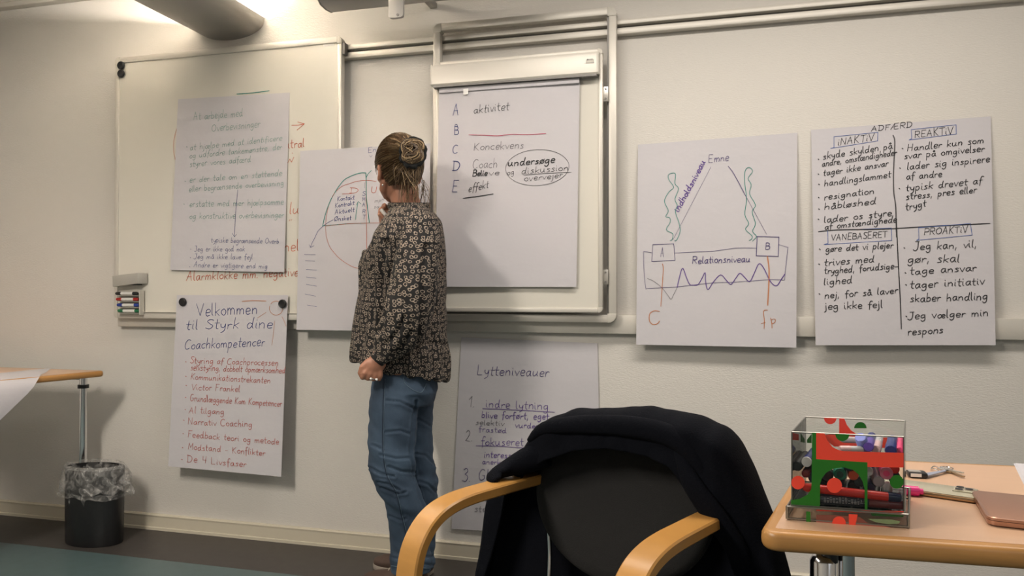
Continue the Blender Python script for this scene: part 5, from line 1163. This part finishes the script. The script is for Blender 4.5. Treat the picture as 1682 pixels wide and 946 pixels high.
J3 = lambda l: [(560 + a / 3.09, 640 + b / 3.09) for a, b in l]
JC = [(J3(l), 2.0, amp) for l, amp in (([(150, 395), (200, 425), (270, 440)], .006), ([(185, 470), (240, 480), (300, 512)], .007), ([(240, 390), (310, 415), (372, 418)], .005), ([(200, 330), (280, 350), (350, 345)], .004),
      ([(230, 55), (300, 62), (372, 95)], .005), ([(225, 215), (300, 208), (352, 225)], .004), ([(200, 500), (280, 530), (330, 520)], .005), ([(380, 325), (430, 335), (480, 385)], .005), ([(395, 465), (440, 480), (492, 525)], .005),
      ([(378, 830), (430, 850), (480, 845)], .005), ([(250, 640), (300, 665), (330, 655)], .004), ([(260, 850), (350, 880), (470, 890)], .004), ([(160, 280), (205, 300)], .004), ([(382, 60), (362, 200), (352, 340), (372, 440), (420, 600), (462, 740)], .008), ([(390, 150), (465, 190)], .004))]
def jf(co, n):
    q = co - W(660, 785); v = 0.0045 * noise.noise(Vector((q.dot(R_) * 9, q.dot(A_) * 9, q.z * 26 + q.dot(R_) * 14))) * 1.1
    v += 0.0030 * math.sin(q.z * 95 + q.dot(R_) * 40 + 3 * noise.noise(q * 9)) * max(0, 1 - abs(q.z + 0.02) / 0.14)
    v += 0.0030 * math.sin(q.z * 85 + 2 * noise.noise(q * 12)) * max(0, 1 - abs(q.z + 0.32) / 0.09)
    d = co - EYE; w_ = d.dot(fw); px = (841 + F * d.dot(RT) / w_, 473 - F * d.dot(UP) / w_)
    if n.dot(A_) < 0.1:
        for pts, wd, amp in JC:
            dd = min(segd(px, pts[i], pts[i + 1]) for i in range(len(pts) - 1))
            if dd < wd * 4: v += 0.8 * amp * (0.5 * math.exp(-((dd - wd * 1.8) / wd) ** 2) - math.exp(-(dd / wd) ** 2))
    return n * v
M_j = m_jeans()
je = mk('jeans', remesh(j, 0.0052, 3, jf), M_j, wm, smooth=0)
for p in je.data.polygons: p.use_smooth = True
from mathutils.bvhtree import BVHTree
jm = je.data; bvh = BVHTree.FromPolygons([v.co + WORLD[je.name] for v in jm.vertices], [tuple(p.vertices) for p in jm.polygons])
def onto(px, py, up=0.0012):
    h = bvh.ray_cast(EYE, (W(px, py) - EYE).normalized())
    return None if h[0] is None else h[0] + h[1] * up
def seam(nm, pts, r, m):
    q = [onto(*p) for p in crom([(a, b_, 0) for a, b_ in pts], 6) for p in [(p[0], p[1])]]; q = [x for x in q if x is not None]
    if len(q) > 2: mk(nm, MB().tube(q, r, 6), m, je)
M_se = mat('pale_denim_seam', (0.10, 0.15, 0.20), 0.8); M_sd = mat('dark_denim_seam', (0.018, 0.03, 0.055), 0.85)
seam('side_seam', [(631, 622), (629, 680), (629, 740), (635, 780), (650, 810), (660, 850), (667, 880)], 0.0014, M_sd); seam('side_seam', [(633, 622), (631, 680), (631, 740), (637, 780), (652, 810), (662, 850), (669, 880)], 0.0008, M_se)
seam('pocket_seam', [(664, 618), (666, 631), (690, 645), (700, 630)], 0.0011, M_se); seam('hem_seam', [(643, 929), (660, 931), (680, 932), (705, 933)], 0.0011, M_se)

# shoes
M_shoe = mat('brown_suede', (0.075, 0.045, 0.033), 0.8, bump=((90, 90, 90), 0.4, 0.002)); M_sole = mat('shoe_sole', (0.30, 0.26, 0.22), 0.7); M_lace = mat('shoe_lace', (0.42, 0.36, 0.30), 0.7)
def shoe(heel, toe):
    d = (toe - heel); L_ = d.length; d.normalize(); sd = Vector((-d.y, d.x, 0)); rg = []; so = []
    for t, wd, hh in ((0.0, 0.020, 0.050), (0.04, 0.030, 0.070), (0.15, 0.035, 0.080), (0.30, 0.036, 0.078), (0.42, 0.037, 0.066), (0.55, 0.041, 0.052), (0.70, 0.045, 0.042), (0.85, 0.041, 0.034), (0.95, 0.028, 0.026), (1.0, 0.012, 0.018)):
        c = heel + d * (L_ * t); rg.append([Vector((c.x, c.y, 0)) + sd * (wd * math.cos(a)) + ZU * (0.016 + max(0, hh * (0.45 + 0.55 * math.sin(a)) - (0.0 if math.sin(a) > -0.3 else hh * 0.2))) for a in [2 * math.pi * i / 20 for i in range(20)]])
        so.append([Vector((c.x, c.y, 0)) + sd * s * (wd + 0.003) + ZU * z for s, z in ((-1, 0.001), (1, 0.001), (1, 0.019), (-1, 0.019))])
    o = mk('shoe', MB().loft(rg), M_shoe, wm, smooth=60); mk('sole', MB().loft(so), M_sole, o, bevel=0.002)
    lc = MB()
    for t in (0.38, 0.45, 0.52, 0.59): 
        c = heel + d * (L_ * t); h = interp([0.3, 0.42, 0.55, 0.7], [0.094, 0.082, 0.068, 0.058], t)
        lc.tube([Vector((c.x, c.y, h - 0.012)) + sd * 0.026, Vector((c.x, c.y, h + 0.003)), Vector((c.x, c.y, h - 0.012)) - sd * 0.026], 0.0026, 6)
    mk('laces', lc, M_lace, o)
t1 = onlevel(600, 957, 0.0); hl1 = W(690, 950, -0.03); hl1 = onlevel(700, 974, 0.0)
shoe(Vector((hl1.x, hl1.y, 0)), Vector((t1.x, t1.y, 0)))
hl2 = W(708, 940, 0.12); hl2.z = 0; t2 = hl2 + (Vector((t1.x, t1.y, 0)) - Vector((hl1.x, hl1.y, 0))).normalized() * 0.25
shoe(hl2, t2)

# hair: cap, strands swept to the bun, loose wisps
M_hr = m_hair(); M_hd = mat('dark_brown_hair', (0.075, 0.047, 0.026), 0.6)  # strand colours, and a dark brown for the cap and bun core
bun = HP(-0.088, 0.0, 0.045); bun = W(679, 250, -0.105)
CC = HP(-0.012, 0, 0.006); RXh, RYh, RZh = 0.104, 0.083, 0.110
def HE(dv, k=1.0):
    return CC + HF * (dv.x * RXh * k) + HL * (dv.y * RYh * k) + ZU * (dv.z * RZh * k)
def hasair(d):
    # hairline: forehead, temple, in front of and behind the ear, nape
    f, l, u = d.x, abs(d.y), d.z
    if f > 0.20 and l > 0.28: return u > -0.16 + max(0, f - 0.62) * 1.4
    if f > 0.80: return u > 0.40
    if f > 0.20: return u > 0.40 - (0.80 - f) * 0.95
    if f > -0.16: return u > (-0.06 if l > 0.5 else 0)
    return u > -0.80 
cap = MB(); nu_, nv_ = 56, 40; keep = {}; vs = []
dirs = []
for i in range(nv_ + 1):
    th_ = math.pi * i / nv_
    for jn in range(nu_):
        ph_ = 2 * math.pi * jn / nu_; dirs.append(Vector((math.sin(th_) * math.cos(ph_), math.sin(th_) * math.sin(ph_), math.cos(th_))))
vs = [HE(d, 0.985 + 0.012 * noise.noise(d * 6)) for d in dirs]
fs = []
for i in range(nv_):
    for jn in range(nu_):
        q = (i * nu_ + jn, i * nu_ + (jn + 1) % nu_, (i + 1) * nu_ + (jn + 1) % nu_, (i + 1) * nu_ + jn)
        if all(hasair(dirs[x]) for x in q): fs.append(q)
cap.add(vs, fs)
hr = mk('hair', cap, M_hd, wm, smooth=0)
for p in hr.data.polygons: p.use_smooth = True
bd_ = bun - CC; bdir = Vector((bd_.dot(HF) / RXh, bd_.dot(HL) / RYh, bd_.z / RZh)).normalized()
st_mb = MB(); rnd = random.Random(3); cnt = 0
while cnt < 1500:
    d = Vector((rnd.gauss(0, 1), rnd.gauss(0, 1), rnd.gauss(0, 1))).normalized()
    if not hasair(d): continue
    if d.angle(bdir) < 0.5: continue
    if rnd.random() < 0.45:                               # prefer the hairline
        for _ in range(40):
            e = (d + (d - bdir) * 0.06).normalized()
            if not hasair(e): break
            d = e
    n = 9; an = d.angle(bdir); pts = []; ln = rnd.uniform(0.5, 1.0); sway = rnd.uniform(-0.05, 0.05)
    axn = d.cross(bdir).normalized()
    for k in range(n):
        t = k / (n - 1) * ln; e = d.slerp(bdir, t) if an < 3.0 else d
        e = (e + axn * sway * math.sin(t * math.pi)).normalized()
        pts.append(HE(e, 1.0 + 0.022 * math.sin(min(1, t * 1.2) * math.pi) * rnd.uniform(0.3, 1) + 0.006))
    r0 = rnd.uniform(0.0007, 0.0017)
    st_mb.tube(pts, [(r0 * 0.7, r0 * 1.5)] * (n - 1) + [(r0 * 0.3, r0 * 0.3)], 4); cnt += 1
mk('hair_strands', st_mb, M_hr, hr, smooth=60, kind='stuff')
ws = MB()
def wisp(p0, p1, bend, r=0.0006):
    p0, p1 = Vector(p0), Vector(p1); m = p0.lerp(p1, 0.5) + bend; ws.tube(crom([p0, p0.lerp(m, 0.6) + bend * 0.2, m, m.lerp(p1, .6) + bend * .1, p1], 4), r, 4)
for i in range(46):                                       # nape wisps at the right and loose falling ends
    x = rnd.uniform(655, 698); wisp(W(x, rnd.uniform(285, 310), -0.085 + abs(x - 660) * 0.0012), W(x + rnd.uniform(-4, 5), rnd.uniform(318, 340), -0.06 + abs(x - 660) * 0.0012), R_ * rnd.uniform(-0.008, 0.012) - A_ * 0.006, rnd.uniform(0.0005, 0.0011))
for i in range(8): wisp(W(692, rnd.uniform(285, 315), -0.02), W(rnd.uniform(692, 706), rnd.uniform(325, 350), -0.02), R_ * rnd.uniform(0.004, 0.022), 0.0006)
for i in range(16): wisp(W(rnd.uniform(655, 672), 231, -0.05), W(rnd.uniform(650, 668), rnd.uniform(219, 226), -0.05), R_ * rnd.uniform(-0.01, 0.01), 0.0007)
for i in range(26): wisp(W(rnd.uniform(640, 690), rnd.uniform(262, 274), -0.105), W(rnd.uniform(648, 690), rnd.uniform(290, 312), -0.098), R_ * rnd.uniform(-0.01, 0.01) - A_ * 0.006, 0.0010)
for i in range(10): wisp(W(621, rnd.uniform(240, 262), 0.0), W(rnd.uniform(616, 620), rnd.uniform(268, 290), 0.0), -R_ * rnd.uniform(0.0, 0.008), 0.0006)
mk('loose_hair', ws, M_hr, hr, smooth=60, kind='stuff')
bn = MB(); bn.ell(bun, (0.030, 0.026, 0.040), (R_, A_, ZU), 20, 14); bo = mk('hair_bun', bn, M_hd, hr, smooth=0)
bs = MB()
for i in range(150):
    a0 = rnd.uniform(0, 6.28); el = rnd.uniform(-0.9, 1.0); pts = []; spn = rnd.uniform(1.2, 3.2); tl = rnd.uniform(-0.5, 0.5)
    rr_ = rnd.uniform(0.95, 1.1)
    tlt = rnd.choice((-0.9, -0.4, 0.0, 0.5, 1.1))
    for k in range(12):
        t = a0 + spn * k / 11; y = el * 0.9 + 0.35 * math.sin(t + tlt)
        cx, cz = math.cos(t), math.sin(t); rad_ = math.sqrt(max(0.12, 1 - y * y * 0.8))
        pts.append(bun + (R_ * (0.033 * cx * rad_ + 0.010 * tlt * math.sin(t * 2)) + ZU * (0.041 * cz * rad_ + 0.010 * tl * cx) - A_ * (0.026 * abs(y) + 0.008)) * rr_)
    bs.tube(pts, rnd.uniform(0.0009, 0.0024), 5)
mk('bun_strands', bs, M_hr, hr, smooth=60, kind='stuff')
sc_ = MB(); sc_.tube([W(678, 250.5, -0.104) + R_ * ((0.042 + 0.002 * math.sin(t * 1.7)) * math.cos(t / 16 * math.pi)) + ZU * ((0.051 + 0.002 * math.sin(t * 2.3)) * math.sin(t / 16 * math.pi)) - A_ * 0.012 * math.sin(-t / 16 * math.pi) for t in range(-20, 13)], [0.0088 + 0.0022 * math.sin(t * 2.1) for t in range(33)], 10)
mk('hair_tie', sc_, mat('matte_black_fabric', (0.006, 0.006, 0.006), 0.95), hr)['label'] = 'black hair tie'
# earring, finger ring, marker
mk('earring', MB().ell(W(628.5, 304, -0.075), (0.003, 0.003, 0.004), HX, 10, 8), M_chrome, body)
rg0 = lh + hside * 0.010 + hdn * 0.040 + hfr * 0.010
mk('finger_ring', MB().tube([rg0 + hside * (0.0105 * math.cos(t / 8 * math.pi)) + hfr * (0.0105 * math.sin(t / 8 * math.pi)) for t in range(17)], 0.0018, 8), M_chrome, body)
for s in (-0.012, 0.008): mk('ring_stone', MB().ell(rg0 + hside * s + hfr * 0.012, (0.0045, 0.004, 0.0045), HX, 10, 8), M_white, body)
mp_ = thing('marker_pen', m_a.copy(), 'white marker held in the hand at her chin', 'marker')
mk('barrel', MB().tube([m_a, m_a + mdv * 0.004, m_b + mdv * 0.05], [0.005, 0.0072, 0.0072], 14), M_white, mp_)
mk('tip', MB().tube([m_b + mdv * 0.05, m_b + mdv * 0.058], [0.004, 0.002], 10), M_black, mp_)
